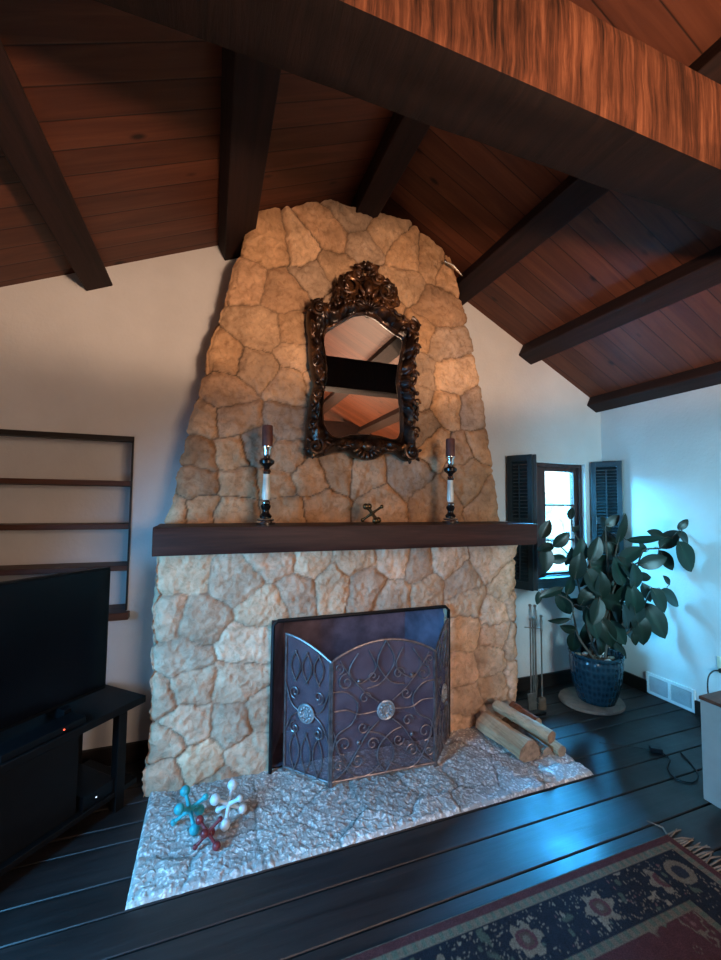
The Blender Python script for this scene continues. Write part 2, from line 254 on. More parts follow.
def tie_mat():
    t=NT('hewn_beam_wood'); v=t.mapping((34,3,2.4)); f=t.noise(v,1.0,8,.72,.5)
    g=t.noise(t.mapping((2,2,2)),2.2,4)
    c=t.ramp(f,[(.36,(.012,.006,.004)),(.50,(.085,.030,.015)),(.68,(.20,.080,.040))])
    c=t.mix(c,t.ramp(g,[(.3,(.45,.4,.38)),(.6,(1.1,1,.95))]),1,'MULTIPLY')
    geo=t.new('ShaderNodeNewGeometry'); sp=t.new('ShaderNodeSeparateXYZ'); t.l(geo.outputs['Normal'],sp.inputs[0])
    lit_face=t.ramp(t.math('MULTIPLY',sp.outputs['Y'],-1.0),[(.45,(0,0,0)),(.75,(1,1,1))])
    c=t.mix(t.ramp(f,[(.35,(.003,.0015,.0015)),(.7,(.012,.005,.004))]),c,lit_face)  # camera-side face painted as lit, underside and other faces as if in shade
    t.set(Base_Color=c,Roughness=.8); t.b.inputs['Specular IOR Level'].default_value=.15; t.bump(f,.5,.01); return t.m
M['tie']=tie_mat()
M['mantel']=wood_mat('mantel_wood',(.018,.006,.005),(.07,.024,.016),0,.55,1,.5)
M['shelf']=wood_mat('shelf_wood',(.03,.012,.008),(.12,.045,.025),0,.5)
M['base']=wood_mat('baseboard_wood',(.008,.006,.005),(.02,.014,.012),0,.5)
def floor_mat():
    t=NT('floor_boards'); oi=t.new('ShaderNodeAttribute',attribute_name='Col')
    v=t.mapping((1.2,16,1)); f=t.noise(v,1.5,6,.65,.6); g=t.noise(t.mapping(),3.5,5,.6)
    c=t.ramp(f,[(.3,(.006,.0055,.006)),(.7,(.022,.018,.018))]); c=t.mix(c,oi.outputs['Color'],1,'MULTIPLY')
    t.set(Base_Color=c,Roughness=t.ramp(g,[(.3,(.36,)*3),(.7,(.55,)*3)]))
    t.b.inputs['Specular IOR Level'].default_value=.6
    t.bump(t.math('ADD',f,t.math('MULTIPLY',g,.8)),.22,.008); return t.m
M['floor']=floor_mat()
M['iron']=simple('wrought_iron',(.24,.20,.20),.36,.8,.4,30,.2)
M['blackmetal']=simple('black_metal',(.012,.012,.014),.4,.6)
M['soot']=simple('sooty_brick',(.13,.10,.14),.9,0,.6,6,.5)
def carved():
    t=NT('carved_bronze_wood'); f=t.noise(t.mapping(),14,5,.6)
    geo=t.new('ShaderNodeNewGeometry')
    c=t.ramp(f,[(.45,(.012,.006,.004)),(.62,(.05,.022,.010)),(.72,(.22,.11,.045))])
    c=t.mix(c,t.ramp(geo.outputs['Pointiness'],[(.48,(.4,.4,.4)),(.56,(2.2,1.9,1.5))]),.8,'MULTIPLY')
    t.set(Base_Color=c,Roughness=.3,Metallic=.35); t.bump(f,.3,.006); return t.m
M['carved']=carved()
t=NT('mirror_glass'); t.set(Base_Color=(.93,.92,.9),Metallic=1.0,Roughness=.012); M['mirror']=t.m
t=NT('window_glass'); gl=t.new('ShaderNodeBsdfGlossy',Roughness=.02); tr=t.new('ShaderNodeBsdfTransparent'); mx=t.new('ShaderNodeMixShader',Fac=.07)
t.l(tr.outputs[0],mx.inputs[1]); t.l(gl.outputs[0],mx.inputs[2]); t.l(mx.outputs[0],t.n['Material Output'].inputs['Surface']); M['glass']=t.m
def mesh_cloth():
    t=NT('fine_wire_mesh'); v=t.mapping(); f=t.noise(v,7,4)
    t.set(Base_Color=t.ramp(f,[(.3,(.09,.05,.065)),(.7,(.19,.15,.19))]),Roughness=.5,Metallic=.1,Alpha=.55); return t.m
M['wiremesh']=mesh_cloth()
M['shutter']=simple('shutter_paint',(.012,.022,.028),.4,0,.2,20)
M['winwood']=wood_mat('window_wood',(.02,.012,.01),(.09,.04,.035),2,.5)
M['white']=simple('white_paint',(.78,.8,.8),.5,0,.05)
M['grille']=simple('grey_grille',(.45,.5,.52),.5,0,.1)
M['ivory']=simple('ivory_plastic',(.75,.68,.5),.4,0,.05)
M['cable']=simple('black_rubber',(.01,.01,.012),.5)
def pot_mat():
    t=NT('blue_glazed_ceramic'); v=t.mapping((1,1,1)); 
    sep=t.new('ShaderNodeSeparateXYZ'); t.l(v,sep.inputs[0])
    an=t.math('ARCTAN2',sep.outputs['Y'],sep.outputs['X']); cm=t.new('ShaderNodeCombineXYZ'); t.l(t.math('MULTIPLY',an,5.5),cm.inputs['X']); t.l(t.math('MULTIPLY',sep.outputs['Z'],22.0),cm.inputs['Y'])
    vo=t.new('ShaderNodeTexVoronoi'); vo.inputs['Randomness'].default_value=.35; vo.inputs['Scale'].default_value=1.0; t.l(cm.outputs[0],vo.inputs['Vector'])
    t.set(Base_Color=t.ramp(vo.outputs['Distance'],[(.1,(.006,.018,.028)),(.6,(.015,.042,.058))]),Roughness=.18); t.bump(vo.outputs['Distance'],.7,.012); return t.m
M['pot']=pot_mat()
M['slab']=simple('tan_slate',(.22,.17,.13),.8,0,.3,12,.3)
M['soil']=simple('pebbly_soil',(.10,.07,.05),.9,0,.9,40,.8)
def leaf_mat():
    t=NT('rubber_plant_leaf'); a=t.new('ShaderNodeAttribute',attribute_name='Col')
    t.set(Base_Color=a.outputs['Color'],Roughness=.36); t.b.inputs['Specular IOR Level'].default_value=.35
    v=t.mapping(); f=t.noise(v,14,3); t.bump(f,.15,.01)
    return t.m
M['leaf']=leaf_mat()
M['stem']=simple('plant_stem',(.07,.05,.035),.7)
M['bark']=simple('log_bark',(.16,.10,.065),.9,0,.6,30,1.0)
M['cutwood']=wood_mat('split_wood',(.30,.15,.075),(.66,.40,.22),1,.75,1.3,.6)
M['redbark']=simple('red_brown_bark',(.22,.08,.04),.9,0,.5,30,.8)
M['endgrain']=simple('cut_end',(.34,.23,.15),.8,0,.4,25,.6)
M['teal']=simple('teal_paint',(.03,.33,.36),.35,0,.2,30)
M['wjack']=simple('white_paint_metal',(.62,.70,.72),.35,0,.08)
M['rjack']=simple('dark_red_paint',(.20,.03,.035),.3,.2,.3)
M['brass']=simple('aged_brass',(.16,.095,.04),.25,.85,.3)
M['silver']=simple('polished_silver',(.75,.74,.70),.18,1.0,.15)
M['marble']=simple('pale_green_marble',(.62,.62,.52),.25,0,.25,14)
M['darkmetal']=simple('dark_polished_metal',(.03,.025,.022),.2,.7)
M['candle']=simple('dark_red_wax',(.11,.035,.025),.55,0,.3)
M['tv']=simple('tv_plastic',(.003,.003,.0035),.4,0,.1,20,0,.2)
t=NT('tv_panel_glass'); t.set(Base_Color=(.002,.002,.003),Roughness=.25); t.b.inputs['Specular IOR Level'].default_value=.2; M['tvglass']=t.m
M['standwood']=simple('black_stand',(.005,.0045,.0045),.5,0,.25,20,0,.15)
t=NT('red_led'); t.set(Base_Color=(.9,.05,.02)); t.b.inputs['Emission Color'].default_value=(1,.08,.03,1); t.b.inputs['Emission Strength'].default_value=4; M['led']=t.m
t=NT('white_led'); t.b.inputs['Emission Color'].default_value=(.7,.8,.9,1); t.b.inputs['Emission Strength'].default_value=1.0; M['wled']=t.m
M['crate']=simple('grey_painted_side',(.30,.31,.28),.6,0,.12,5)
M['cratetop']=wood_mat('cabinet_top_wood',(.05,.018,.01),(.16,.06,.035),0,.4)
t=NT('rug_pile'); a=t.new('ShaderNodeAttribute',attribute_name='Col'); f=t.noise(t.mapping(),260,2); t.set(Base_Color=t.mix(a.outputs['Color'],t.ramp(f,[(.3,(.6,.6,.6)),(.7,(1.15,1.15,1.15))]),1,'MULTIPLY'),Roughness=.95); t.b.inputs['Specular IOR Level'].default_value=.1; t.bump(f,.5,.004); M['rug']=t.m
M['fringe']=simple('fringe_cotton',(.20,.17,.135),.9,0,.3)
M['grass']=simple('outdoor_lawn',(.75,.85,.75),.9,0,.3,2)
M['hedge']=simple('outdoor_hedge',(.62,.74,.62),.9,0,.5,3)
M['toolgrey']=simple('tool_steel',(.42,.36,.30),.3,.9,.2)
M['bristle']=simple('brush_bristle',(.10,.07,.045),.9)

# ------------------------------------------------------------------ room dimensions
XR,XL,YB,XC,ZR=2.4447,-2.52,-6.2,.084,3.608
SR,SLF=.507,.444
roofz=lambda x:ZR-(SR if x>XC else SLF)*abs(x-XC)
HW=.10
# ---- back (gable) wall with niche and window openings, as one mesh
NX0,NX1,NZ0,NZ1=-2.40,-1.345,.842,1.873
WX0,WX1,WZ0,WZ1=1.67,2.24,.885,1.86
TH=.24
g=G()
xs=[XL,NX0,NX1,XC,WX0,WX1,XR]
def col(x0,x1,z0,z1=None):
    if z1 is None:
        a,b=roofz(x0)+.02,roofz(x1)+.02
        g.add([(x0,0,z0),(x1,0,z0),(x1,0,b),(x0,0,a)],[(0,1,2,3)])
    else: g.add([(x0,0,z0),(x1,0,z0),(x1,0,z1),(x0,0,z1)],[(0,1,2,3)])
def back(x0,x1,z0): 
    a,b=roofz(x0)+.02,roofz(x1)+.02
col(XL,NX0,0); col(NX0,NX1,0,NZ0); col(NX0,NX1,NZ1); col(NX1,XC,0); col(XC,WX0,0); col(WX0,WX1,0,WZ0); col(WX0,WX1,WZ1); col(WX1,XR,0)
def reveal(x0,x1,z0,z1,d):
    g.add([(x0,0,z0),(x0,d,z0),(x0,d,z1),(x0,0,z1)],[(0,1,2,3)]); g.add([(x1,0,z0),(x1,d,z0),(x1,d,z1),(x1,0,z1)],[(0,1,2,3)])
    g.add([(x0,0,z0),(x1,0,z0),(x1,d,z0),(x0,d,z0)],[(0,1,2,3)]); g.add([(x0,0,z1),(x1,0,z1),(x1,d,z1),(x0,d,z1)],[(0,1,2,3)])
reveal(WX0,WX1,WZ0,WZ1,TH); reveal(NX0,NX1,NZ0,NZ1,.2)
g.add([(NX0,.2,NZ0),(NX1,.2,NZ0),(NX1,.2,NZ1),(NX0,.2,NZ1)],[(0,1,2,3)])
struct(g.build('wall_back',M['plaster']))
g=G().add([(XR,.24,0),(XR,YB,0),(XR,YB,roofz(XR)+.02),(XR,.24,roofz(XR)+.02)],[(0,1,2,3)]); 
g.add([(XR+.12,.24,0),(XR+.12,YB,0),(XR+.12,YB,roofz(XR)+.02),(XR+.12,.24,roofz(XR)+.02)],[(0,1,2,3)])
struct(g.build('wall_right',M['plaster']))
g=G().add([(XL,.24,0),(XL,YB,0),(XL,YB,roofz(XL)+.02),(XL,.24,roofz(XL)+.02)],[(0,1,2,3)]); struct(g.build('wall_left',M['plaster']))
g=G().add([(XL,YB,0),(XR,YB,0),(XR,YB,roofz(XR)),(XC,YB,ZR),(XL,YB,roofz(XL))],[(0,1,2,3,4)]); struct(g.build('wall_front',M['plaster']))
# ---- roof slopes (boards run down the slope)
for sgn,xe in ((1,XR+.14),(-1,XL-.14)):
    ang=math.atan(SR if sgn>0 else SLF)
    Ln=abs(xe-XC)/math.cos(ang); y0,y1=YB-.1,.26; cy_=(y0+y1)/2
    me=G().box(0,Ln,-(y1-y0)/2,(y1-y0)/2,0,.05)
    o=me.build('ceiling',M['planks']); 
    if sgn==1:
        R=Matrix.Rotation(ang,4,'Y')
    else:
        R=Matrix.Rotation(PI,4,'Z')@Matrix.Rotation(ang,4,'Y')
    o.matrix_world=Matrix.Translation((XC,cy_,ZR))@R
    struct(o)
# ---- purlins along Y
def purlin(xr,w,d,label,vertical=False):
    s=1 if xr>XC else -1; ang=math.atan(SR if s>0 else SLF)
    L=6.15; 
    if vertical: ax=Vector((w/2,0,0)); az=Vector((0,0,d/2)); c=Vector((xr,-L/2-.0,3.42+d/2))
    else:
        t=Vector((math.cos(ang),0,-s*math.sin(ang))); n=Vector((s*math.sin(ang),0,math.cos(ang)))
        ax=t*w/2; az=n*(d/2); c=Vector((xr,-L/2-.0,roofz(xr)))-n*(d/2-.012)
    o=G().obox((0,0,0),ax,Vector((0,L/2,0)),az).build('ceiling_purlin',M['beam'],bevel=.008)
    o.location=c
    tag(o,label,'ceiling beam')
purlin(-1.60,.15,.13,'dark wooden roof purlin at the far left, ending above the shelf niche')
purlin(-.815,.19,.12,'dark wooden roof purlin meeting the chimney at its upper left corner')
purlin(.028,.155,.19,'dark wooden ridge beam at the roof peak above the mirror',True)
purlin(.90,.16,.13,'dark wooden roof purlin meeting the chimney at its upper right corner')
purlin(1.63,.15,.12,'dark wooden roof purlin on the right slope, ending above the window')
purlin(2.37,.13,.10,'lowest dark wooden roof beam along the top of the right wall')
purlin(-2.40,.13,.10,'lowest dark wooden roof beam along the top of the left wall')
# ---- tie beam
def hewn_box(x0,x1,y0,y1,z0,z1,step,amp,seed):
    """rough hewn beam along X as rings"""
    nx=int((x1-x0)/step)+1; xsn=np.linspace(x0,x1,nx); prof=[]
    w,h=y1-y0,z1-z0; k=7
    for i in range(k): prof.append((y0+w*i/k,z0))
    for i in range(k): prof.append((y1,z0+h*i/k))
    for i in range(k): prof.append((y1-w*i/k,z1))
    for i in range(k): prof.append((y0,z1-h*i/k))
    prof=np.array(prof); c=prof.mean(0); n=len(prof)
    P=np.zeros((nx,n+1,3)); pr=np.concatenate([prof,prof[:1]],0)
    for j in range(n+1):
        jj=j%n; d=(pr[j]-c); d=d/np.linalg.norm(d)
        a=(fbm(xsn*3.0,np.full(nx,jj*.55),seed,4)-.5)*amp
        corner=.006 if jj%7==0 else 0
        P[:,j,0]=xsn; P[:,j,1]=pr[j,0]+d[0]*(a-corner); P[:,j,2]=pr[j,1]+d[1]*(a-corner)
    return P
def beam_obj(name,P,mat,center):
    P=P-np.array(center); n,m=P.shape[:2]; g=G(); 
    vs=[tuple(p) for p in P[:,:-1].reshape(-1,3)]; m-=1; fs=[]
    for i in range(n-1):
        for j in range(m):
            a=i*m+j;b=i*m+(j+1)%m; fs.append((a,b,b+m,a+m))
    fs.append(tuple(range(m))); fs.append(tuple((n-1)*m+k for k in range(m)))
    g.add(vs,fs); o=g.build(name,mat,smooth=True); o.location=center; return o
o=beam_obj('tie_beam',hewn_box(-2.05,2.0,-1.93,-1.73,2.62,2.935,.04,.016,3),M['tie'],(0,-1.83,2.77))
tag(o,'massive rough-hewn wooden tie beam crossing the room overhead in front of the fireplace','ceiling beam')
o=beam_obj('tie_beam',hewn_box(-2.05,2.0,-5.0,-4.8,2.62,2.935,.08,.016,8),M['beam'],(0,-4.9,2.77))
tag(o,'second rough-hewn tie beam at the rear of the room','ceiling beam')
# ---- floor : individual boards in one mesh
ys=[-.0,-.13,-.26,-.388,-.527,-.635,-.833,-.982,-1.137,-1.33,-1.52,-1.68,-1.86,-2.03,-2.2,-2.36,-2.55,-2.7,-2.9,-3.1,-3.3,-3.5,-3.7,-3.9,-4.1,-4.3,-4.5,-4.7,-4.9,-5.1,-5.3,-5.5,-5.7,-5.9,-6.1,-6.3]
g=G()
vc=[]
for i in range(len(ys)-1):
    t_=random.uniform(.6,1.5); b=.003; e=.0035
    y1,y0=ys[i]-e,ys[i+1]+e
    for (xa,xb) in ((XL-.1,XR+.1),):
        v=[(xa,y0,-.03),(xa,y0,-b),(xa,y0+b,0),(xa,y1-b,0),(xa,y1,-b),(xa,y1,-.03)]
        v2=[(xb,)+q[1:] for q in v]
        g.add(v+v2,[(k,k+1,k+7,k+6) for k in range(5)]); vc+= [t_]*12
g.box(XL-.1,XR+.1,-6.3,.0,-.05,-.028); vc+=[.2]*8
me=bpy.data.meshes.new('floor'); me.from_pydata(g.v,[],g.f); at=me.color_attributes.new('Col','FLOAT_COLOR','POINT')
for i,c_ in enumerate(vc): at.data[i].color=(c_,c_*.97,c_*.95,1)
me.materials.append(M['floor']); o=bpy.data.objects.new('floor',me); link(o); struct(o)
# ---- baseboards
struct(G().box(XL,-1.15,-.022,.0,0,.102).build('baseboard_back_left',M['base'],bevel=.004))
struct(G().box(1.15,XR,-.022,.0,0,.102).build('baseboard_back_right',M['base'],bevel=.004))
struct(G().box(XR-.022,XR,-.375,-.022,0,.102).box(XR-.022,XR,YB,-.72,0,.102).build('baseboard_right',M['base'],bevel=.004))
struct(G().box(XL,XL+.022,YB,-.022,0,.102).build('baseboard_left',M['base'],bevel=.004))

# ------------------------------------------------------------------ STONE
def stone_eval(px,pz,seeds,seed,warp=.030,bulge=.022,groove=.013,rough=.012,ncol=None,fine=1.0,knob=.9):
    """px,pz arrays -> displacement, colour(…,3)"""
    wx=px+(fbm(px*7,pz*7,seed)-.47)*warp*2.2+(fbm(px*22,pz*22,seed+7)-.47)*warp*.8
    wz=pz+(fbm(px*7+31,pz*7+5,seed)-.47)*warp*2.2+(fbm(px*22+3,pz*22+9,seed+9)-.47)*warp*.8
    Sd=np.array(seeds); sh=px.shape; X=wx.reshape(-1); Z=wz.reshape(-1)
    D=(X[:,None]-Sd[None,:,0])**2+((Z[:,None]-Sd[None,:,1])*1.12)**2
    i1=D.argmin(1); d1=D[np.arange(len(X)),i1]
    SS=np.sqrt((Sd[:,None,0]-Sd[None,:,0])**2+(Sd[:,None,1]-Sd[None,:,1])**2)+np.eye(len(Sd))*9
    E=(D-d1[:,None])/(2*SS[i1]); E[np.arange(len(X)),i1]=9
    e=E.min(1).reshape(sh); i1=i1.reshape(sh)
    r=rng.random((len(Sd),6))
    h=sstep(0,.045,e)*bulge*.45 + sstep(.001,groove*.8,e)*groove*.75
    h=h+(r[i1,0]-.5)*.010*sstep(0,.012,e)
    h=h+((px-Sd[i1,0])*(r[i1,1]-.5)+(pz-Sd[i1,1])*(r[i1,2]-.5))*.10*sstep(0,.03,e)
    h=h+(fbm(px*14,pz*14,seed+20,4)-.5)*rough*2.0*fine+(fbm(px*45,pz*45,seed+25,3)-.5)*rough*knob
    return h,e,i1,r
def colorize(e,i1,r,px,pz,pal,mortar,seed,gw=.0055):
    pal=np.array(pal); c=pal[(r[i1,3]*len(pal)).astype(int)]*(0.8+.42*r[i1,4])[...,None]
    st=fbm(px*5,pz*9,seed+40,4)[...,None]; c=c*(.72+.56*st)
    gr=(1-sstep(gw*.5,gw*1.6,e))*(.60+.40*sstep(.38,.58,fbm(px*6+4,pz*6,seed+60,3)))
    dk=1-sstep(.0,.018,e)
    c=c*(1-.10*dk[...,None]); c=c*(1-gr[...,None])+np.array(mortar)*gr[...,None]
    return c
def section(w_left,w_right,depth,zt,n_side,n_front,x):  # unused helper kept minimal
    pass
hwid=lambda z:np.interp(z,[1.2,1.36,1.75,2.3,2.83,3.15,3.4],[1.15,1.125,1.055,.953,.826,.735,.66])
# upper chimney
nf,ns,nz=250,26,250
u=np.concatenate([np.linspace(0,1,ns,endpoint=False),np.linspace(1,2,nf,endpoint=False),np.linspace(2,3,ns+1)])
v=np.linspace(0,1,nz); U,V=np.meshgrid(u,v,indexing='ij')
D_=.30-.035
fx=np.clip(U-1,0,1)*2-1
fxx=fx*.72; ztop=np.minimum(ZR-np.where(fxx>XC,SR,SLF)*np.abs(fxx-XC)+.01,3.455)
Z=1.30+(ztop-1.30)*V; W_=hwid(Z)-.022
X=fx*W_; Y=np.where(U<1,-D_*U,np.where(U>2,-D_*(3-U),-D_))
nx_=np.where(U<1,-1,np.where(U>2,1,0)).astype(float); ny_=np.where((U>=1)&(U<=2),-1.,0)
cr=np.clip(1-np.abs(np.minimum(np.abs(U-1)*D_*1,9)),0,1)
# round the vertical corners
near=np.minimum(W_*1.0-np.abs(X),9); rr=.045
k=(U>=1)&(U<=2)&(near<rr); tt=np.clip(1-near/rr,0,1)
Y=np.where(k,Y+rr*(1-np.sqrt(np.clip(1-tt**2,0,1)))*.6,Y); nx_=np.where(k,np.sign(X)*tt,nx_)
PX=X+np.where(U<1,-(D_*(1-U)),np.where(U>2,D_*(U-2),0)); 
h,e,i1,r=stone_eval(PX,Z,UP,5,bulge=.026,rough=.017,knob=1.1)
# seeds beyond: distant sides use extra stones
nn=np.sqrt(nx_**2+ny_**2)+1e-9
P=np.stack([X+nx_/nn*h,Y+ny_/nn*h,Z],-1)
edgej=(fbm(np.zeros_like(Z)+3,Z*9,77,3)-.5)*.03
P[...,0]+=np.where((np.abs(fx)>.97),np.sign(fx)*edgej,0)
pal=[(.52,.31,.17),(.57,.35,.20),(.48,.29,.17),(.60,.39,.24),(.50,.29,.16),(.47,.33,.23)]
cc=colorize(e,i1,r,PX,Z,pal,(.13,.085,.055),5,.0045)
ch=empty('stone_fireplace',(0,0,0),'tall rubble-stone fireplace and tapering chimney breast rising to the roof','fireplace')
grid_mesh('chimney_breast',P,M['stone_up'],ch,col=cc)
# lower breast with opening
BX,BD,BZ=1.145,.40,1.245
OX0,OX1,OZ=-.545,.572,.832
u1=np.linspace(-BX,OX0,72,endpoint=False);u2_=np.linspace(OX0,OX1,130,endpoint=False);u3=np.linspace(OX1,BX,73)
xsf=np.concatenate([u1,u2_,u3]); side=np.linspace(0,1,42,endpoint=False)
uu=np.concatenate([-BX-BD*(1-side),xsf,BX+BD*np.linspace(0,1,42)[1:]])
zz=np.concatenate([np.linspace(0,OZ,96,endpoint=False),np.linspace(OZ,BZ,50)])
U,Z=np.meshgrid(uu,zz,indexing='ij'); fr=(np.abs(U)<=BX)
X=np.clip(U,-BX,BX); Y=np.where(fr,-BD+.03,-np.clip(BD-.03-(np.abs(U)-BX)*(BD-.03)/BD,0,9))
nx_=np.where(fr,0,np.sign(U)).astype(float); ny_=np.where(fr,-1.,0)
near=BX-np.abs(X); rr=.05; k=fr&(near<rr); tt=np.clip(1-near/rr,0,1)
Y=np.where(k,Y+rr*(1-np.sqrt(np.clip(1-tt**2,0,1)))*.6,Y); nx_=np.where(k,np.sign(X)*tt,nx_)
h,e,i1,r=stone_eval(U,Z,LO,9,bulge=.020,rough=.014,knob=1.5)
h=h*1.0-.008
nn=np.sqrt(nx_**2+ny_**2)+1e-9
jx=(fbm(Z*0+1,Z*8,31,3)-.5)*.035; jz=(fbm(U*6,U*0+2,33,3)-.5)*.02
P=np.stack([X+nx_/nn*h*1.2,Y+ny_/nn*h,Z],-1)
P[...,0]-=.0
wv=np.exp(-((U-OX0)/.06)**2)+np.exp(-((U-OX1)/.06)**2); P[...,0]+=wv*jx*(Z<OZ+.05)*fr
flare=np.clip((.35-Z)/.35,0,1)*.02; P[...,0]+=np.where(U<-BX+.01,-flare,0)
pal=[(.70,.48,.34),(.75,.53,.38),(.66,.44,.31),(.73,.50,.34),(.68,.49,.36),(.76,.55,.40)]
cc=colorize(e,i1,r,U,Z,pal,(.34,.24,.17),9,.0045)
uc=(U[:-1,:-1]+U[1:,1:])/2; zc=(Z[:-1,:-1]+Z[1:,1:])/2
keep=~((uc>OX0)&(uc<OX1)&(zc<OZ))
grid_mesh('lower_breast',P,M['stone_lo'],ch,col=cc,keep=keep)
# opening reveals (stone jambs) + firebox
g=G()
g.box(OX0-.035,OX0-.012,-.345,-.06,0,OZ+.03).box(OX1+.012,OX1+.035,-.345,-.06,0,OZ+.03).box(OX0-.035,OX1+.035,-.345,-.06,OZ+.022,OZ+.04)
g.build('opening_jamb',M['soot'],ch)
g=G(); fy=-.02
g.add([(OX0-.01,-.35,0.012),(OX1+.01,-.35,0.012),(OX1-.12,fy,0.012),(OX0+.12,fy,0.012)],[(0,1,2,3)])
g.add([(OX0+.12,fy,0),(OX1-.12,fy,0),(OX1-.12,fy,OZ+.02),(OX0+.12,fy,OZ+.02)],[(0,1,2,3)])
g.add([(OX0-.01,-.35,0),(OX0+.12,fy,0),(OX0+.12,fy,OZ+.02),(OX0-.01,-.35,OZ+.02)],[(0,1,2,3)])
g.add([(OX1+.01,-.35,0),(OX1-.12,fy,0),(OX1-.12,fy,OZ+.02),(OX1+.01,-.35,OZ+.02)],[(0,1,2,3)])
g.add([(OX0-.01,-.35,OZ+.02),(OX1+.01,-.35,OZ+.02),(OX1-.12,fy,OZ+.02),(OX0+.12,fy,OZ+.02)],[(0,1,2,3)])
g.build('firebox',M['soot'],ch)
g=G(); r_=.011
g.tube([(OX0-.004,-.408,.02),(OX0-.004,-.408,OZ-.02),(OX0+.02,-.408,OZ+.002),(OX1-.02,-.408,OZ+.002),(OX1+.004,-.408,OZ-.02),(OX1+.004,-.408,.02)],r_,8)
o=g.build('opening_frame',M['blackmetal'],ch,smooth=True); o['label']='thin black metal rim around the fire opening'
# hearth
hx=np.linspace(-1.146,1.15,300); hy=np.linspace(-.977,-.372,110); HX,HY=np.meshgrid(hx,hy,indexing='ij')
h,e,i1,r=stone_eval(HX,HY,HE,15,warp=.022,bulge=.005,groove=.006,rough=.009,fine=1.0,knob=2.0)
border=np.minimum(np.minimum(HX+1.146,1.15-HX),HY+.977)
P=np.stack([HX,HY,np.clip(.012+h*.85,.002,.06)*sstep(-.004,.012,border)+.001],-1)
pal=[(.70,.66,.63),(.64,.60,.57),(.74,.70,.66),(.68,.63,.59)]
cc=colorize(e,i1,r,HX,HY,pal,(.22,.20,.18),15,.004)
h_o=grid_mesh('stone_hearth',P,M['stone_he'],None,col=cc)
tag(h_o,'rough pitted pale stone hearth slab set in the dark floor before the fireplace','hearth')
# mantel
o=beam_obj('mantel_beam',hewn_box(-1.144,1.091,-.64,-.27,1.24,1.377,.03,.008,21),M['mantel'],(0,-.45,1.31))
tag(o,'thick dark reddish wooden mantel beam across the stone fireplace','mantel')
# flashing sliver at the chimney shoulder
g=G(); g.tube([(.60,-.33,3.20),(.66,-.34,3.175),(.74,-.335,3.12)],[.006,.011,.004],8).ball((.60,-.33,3.20),.014)
o=g.build('metal_bracket',M['silver'],smooth=True,origin=(.66,-.33,3.17)); tag(o,'small bent metal bracket at the upper right shoulder of the stone chimney','bracket')

# ------------------------------------------------------------------ MIRROR
def resample(loop,n,start=0):
    L=[Vector(p) for p in loop]; L=L+[L[0]]; d=[0]
    for a,b in zip(L,L[1:]): d.append(d[-1]+(b-a).length)
    T=d[-1]; out=[]
    for k in range(n):
        t=(k/n*T); i=max(j for j in range(len(d)-1) if d[j]<=t+1e-9)
        f=(t-d[i])/(d[i+1]-d[i]); out.append(L[i].lerp(L[i+1],f))
    return out
def polar(loop,n,c):
    """radial resample about c so that inner and outer rings correspond"""
    pts=resample(loop,900); A=[(math.atan2(p.y-c[1],p.x-c[0]),p) for p in pts]; out=[]
    for k in range(n):
        a=-PI+2*PI*k/n
        q=min(A,key=lambda t:abs((t[0]-a+PI)%(2*PI)-PI)); out.append(q[1])
    return out
cM=(-.01,2.26); N=240
def smooth_loop(l,it):
    for _ in range(it): l=[(l[i-1]+l[i]*2+l[(i+1)%len(l)])/4 for i in range(len(l))]
    return l
inn=smooth_loop(polar(GL,N,cM),2); outl=smooth_loop(polar(OU,N,cM),3)
mir=empty('ornate_mirror',(-.01,-.33,2.26),'ornate dark carved rococo wall mirror with openwork crest on the chimney','mirror')
g=G(); prof=[(0,-.352),(.04,-.372),(.10,-.378),(.16,-.366),(.25,-.372),(.38,-.400),(.52,-.412),(.66,-.404),(.80,-.385),(.92,-.370),(1,-.345),(1,-.315)]
vs=[];m=len(prof)
for k in range(N):
    for t_,y in prof:
        p=inn[k].lerp(outl[k],t_); am=.014*math.sin(k*.55+t_*5)*math.sin(t_*PI)+.008*math.sin(k*1.7+t_*9)*math.sin(t_*PI)
        vs.append((p.x,y-am,p.y))
fs=[(k*m+j,k*m+j+1,((k+1)%N)*m+j+1,((k+1)%N)*m+j) for k in range(N) for j in range(m-1)]
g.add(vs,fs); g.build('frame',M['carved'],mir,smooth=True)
g=G(); g.add([(p.x+(p.x-cM[0])*.02,-.350,p.y+(p.y-cM[1])*.01) for p in inn],[tuple(range(N))]); g.build('mirror_glass',M['mirror'],mir)
def spiral(cx,cz,r0,turns,a0,dr=1,y=-.40,n=26,rt=.012,lift=.012):
    P=[];R=[]
    for i in range(n):
        t=i/(n-1); a=a0+dr*t*turns*2*PI; r=r0*(1-.86*t); P.append((cx+r*math.cos(a),y-lift*math.sin(t*PI),cz+r*math.sin(a))); R.append(rt*(1-.55*t))
    return P,R
def leafblob(g,x,z,l,w,a,y=-.40,d=.014):
    g.ball((x,y,z),(l/2,d,w/2),12,8,Matrix.Rotation(-a,3,'Y'))
g=G()
# corner scrolls
for cx,cz,dr in ((-.315,2.665,1),(.305,2.655,-1),(-.325,1.83,-1),(.31,1.825,1)):
    for k_ in range(2):
        P_,R_=spiral(cx,cz,.055-.016*k_,1.4,PI/2 if k_==0 else -PI/3,dr,-.405); g.tube(P_,R_,8)
    for q in range(6):
        a=q*PI/3+.3; leafblob(g,cx+.052*math.cos(a),cz+.052*math.sin(a),.05,.022,a)
    g.ball((cx,-.415,cz),.018)
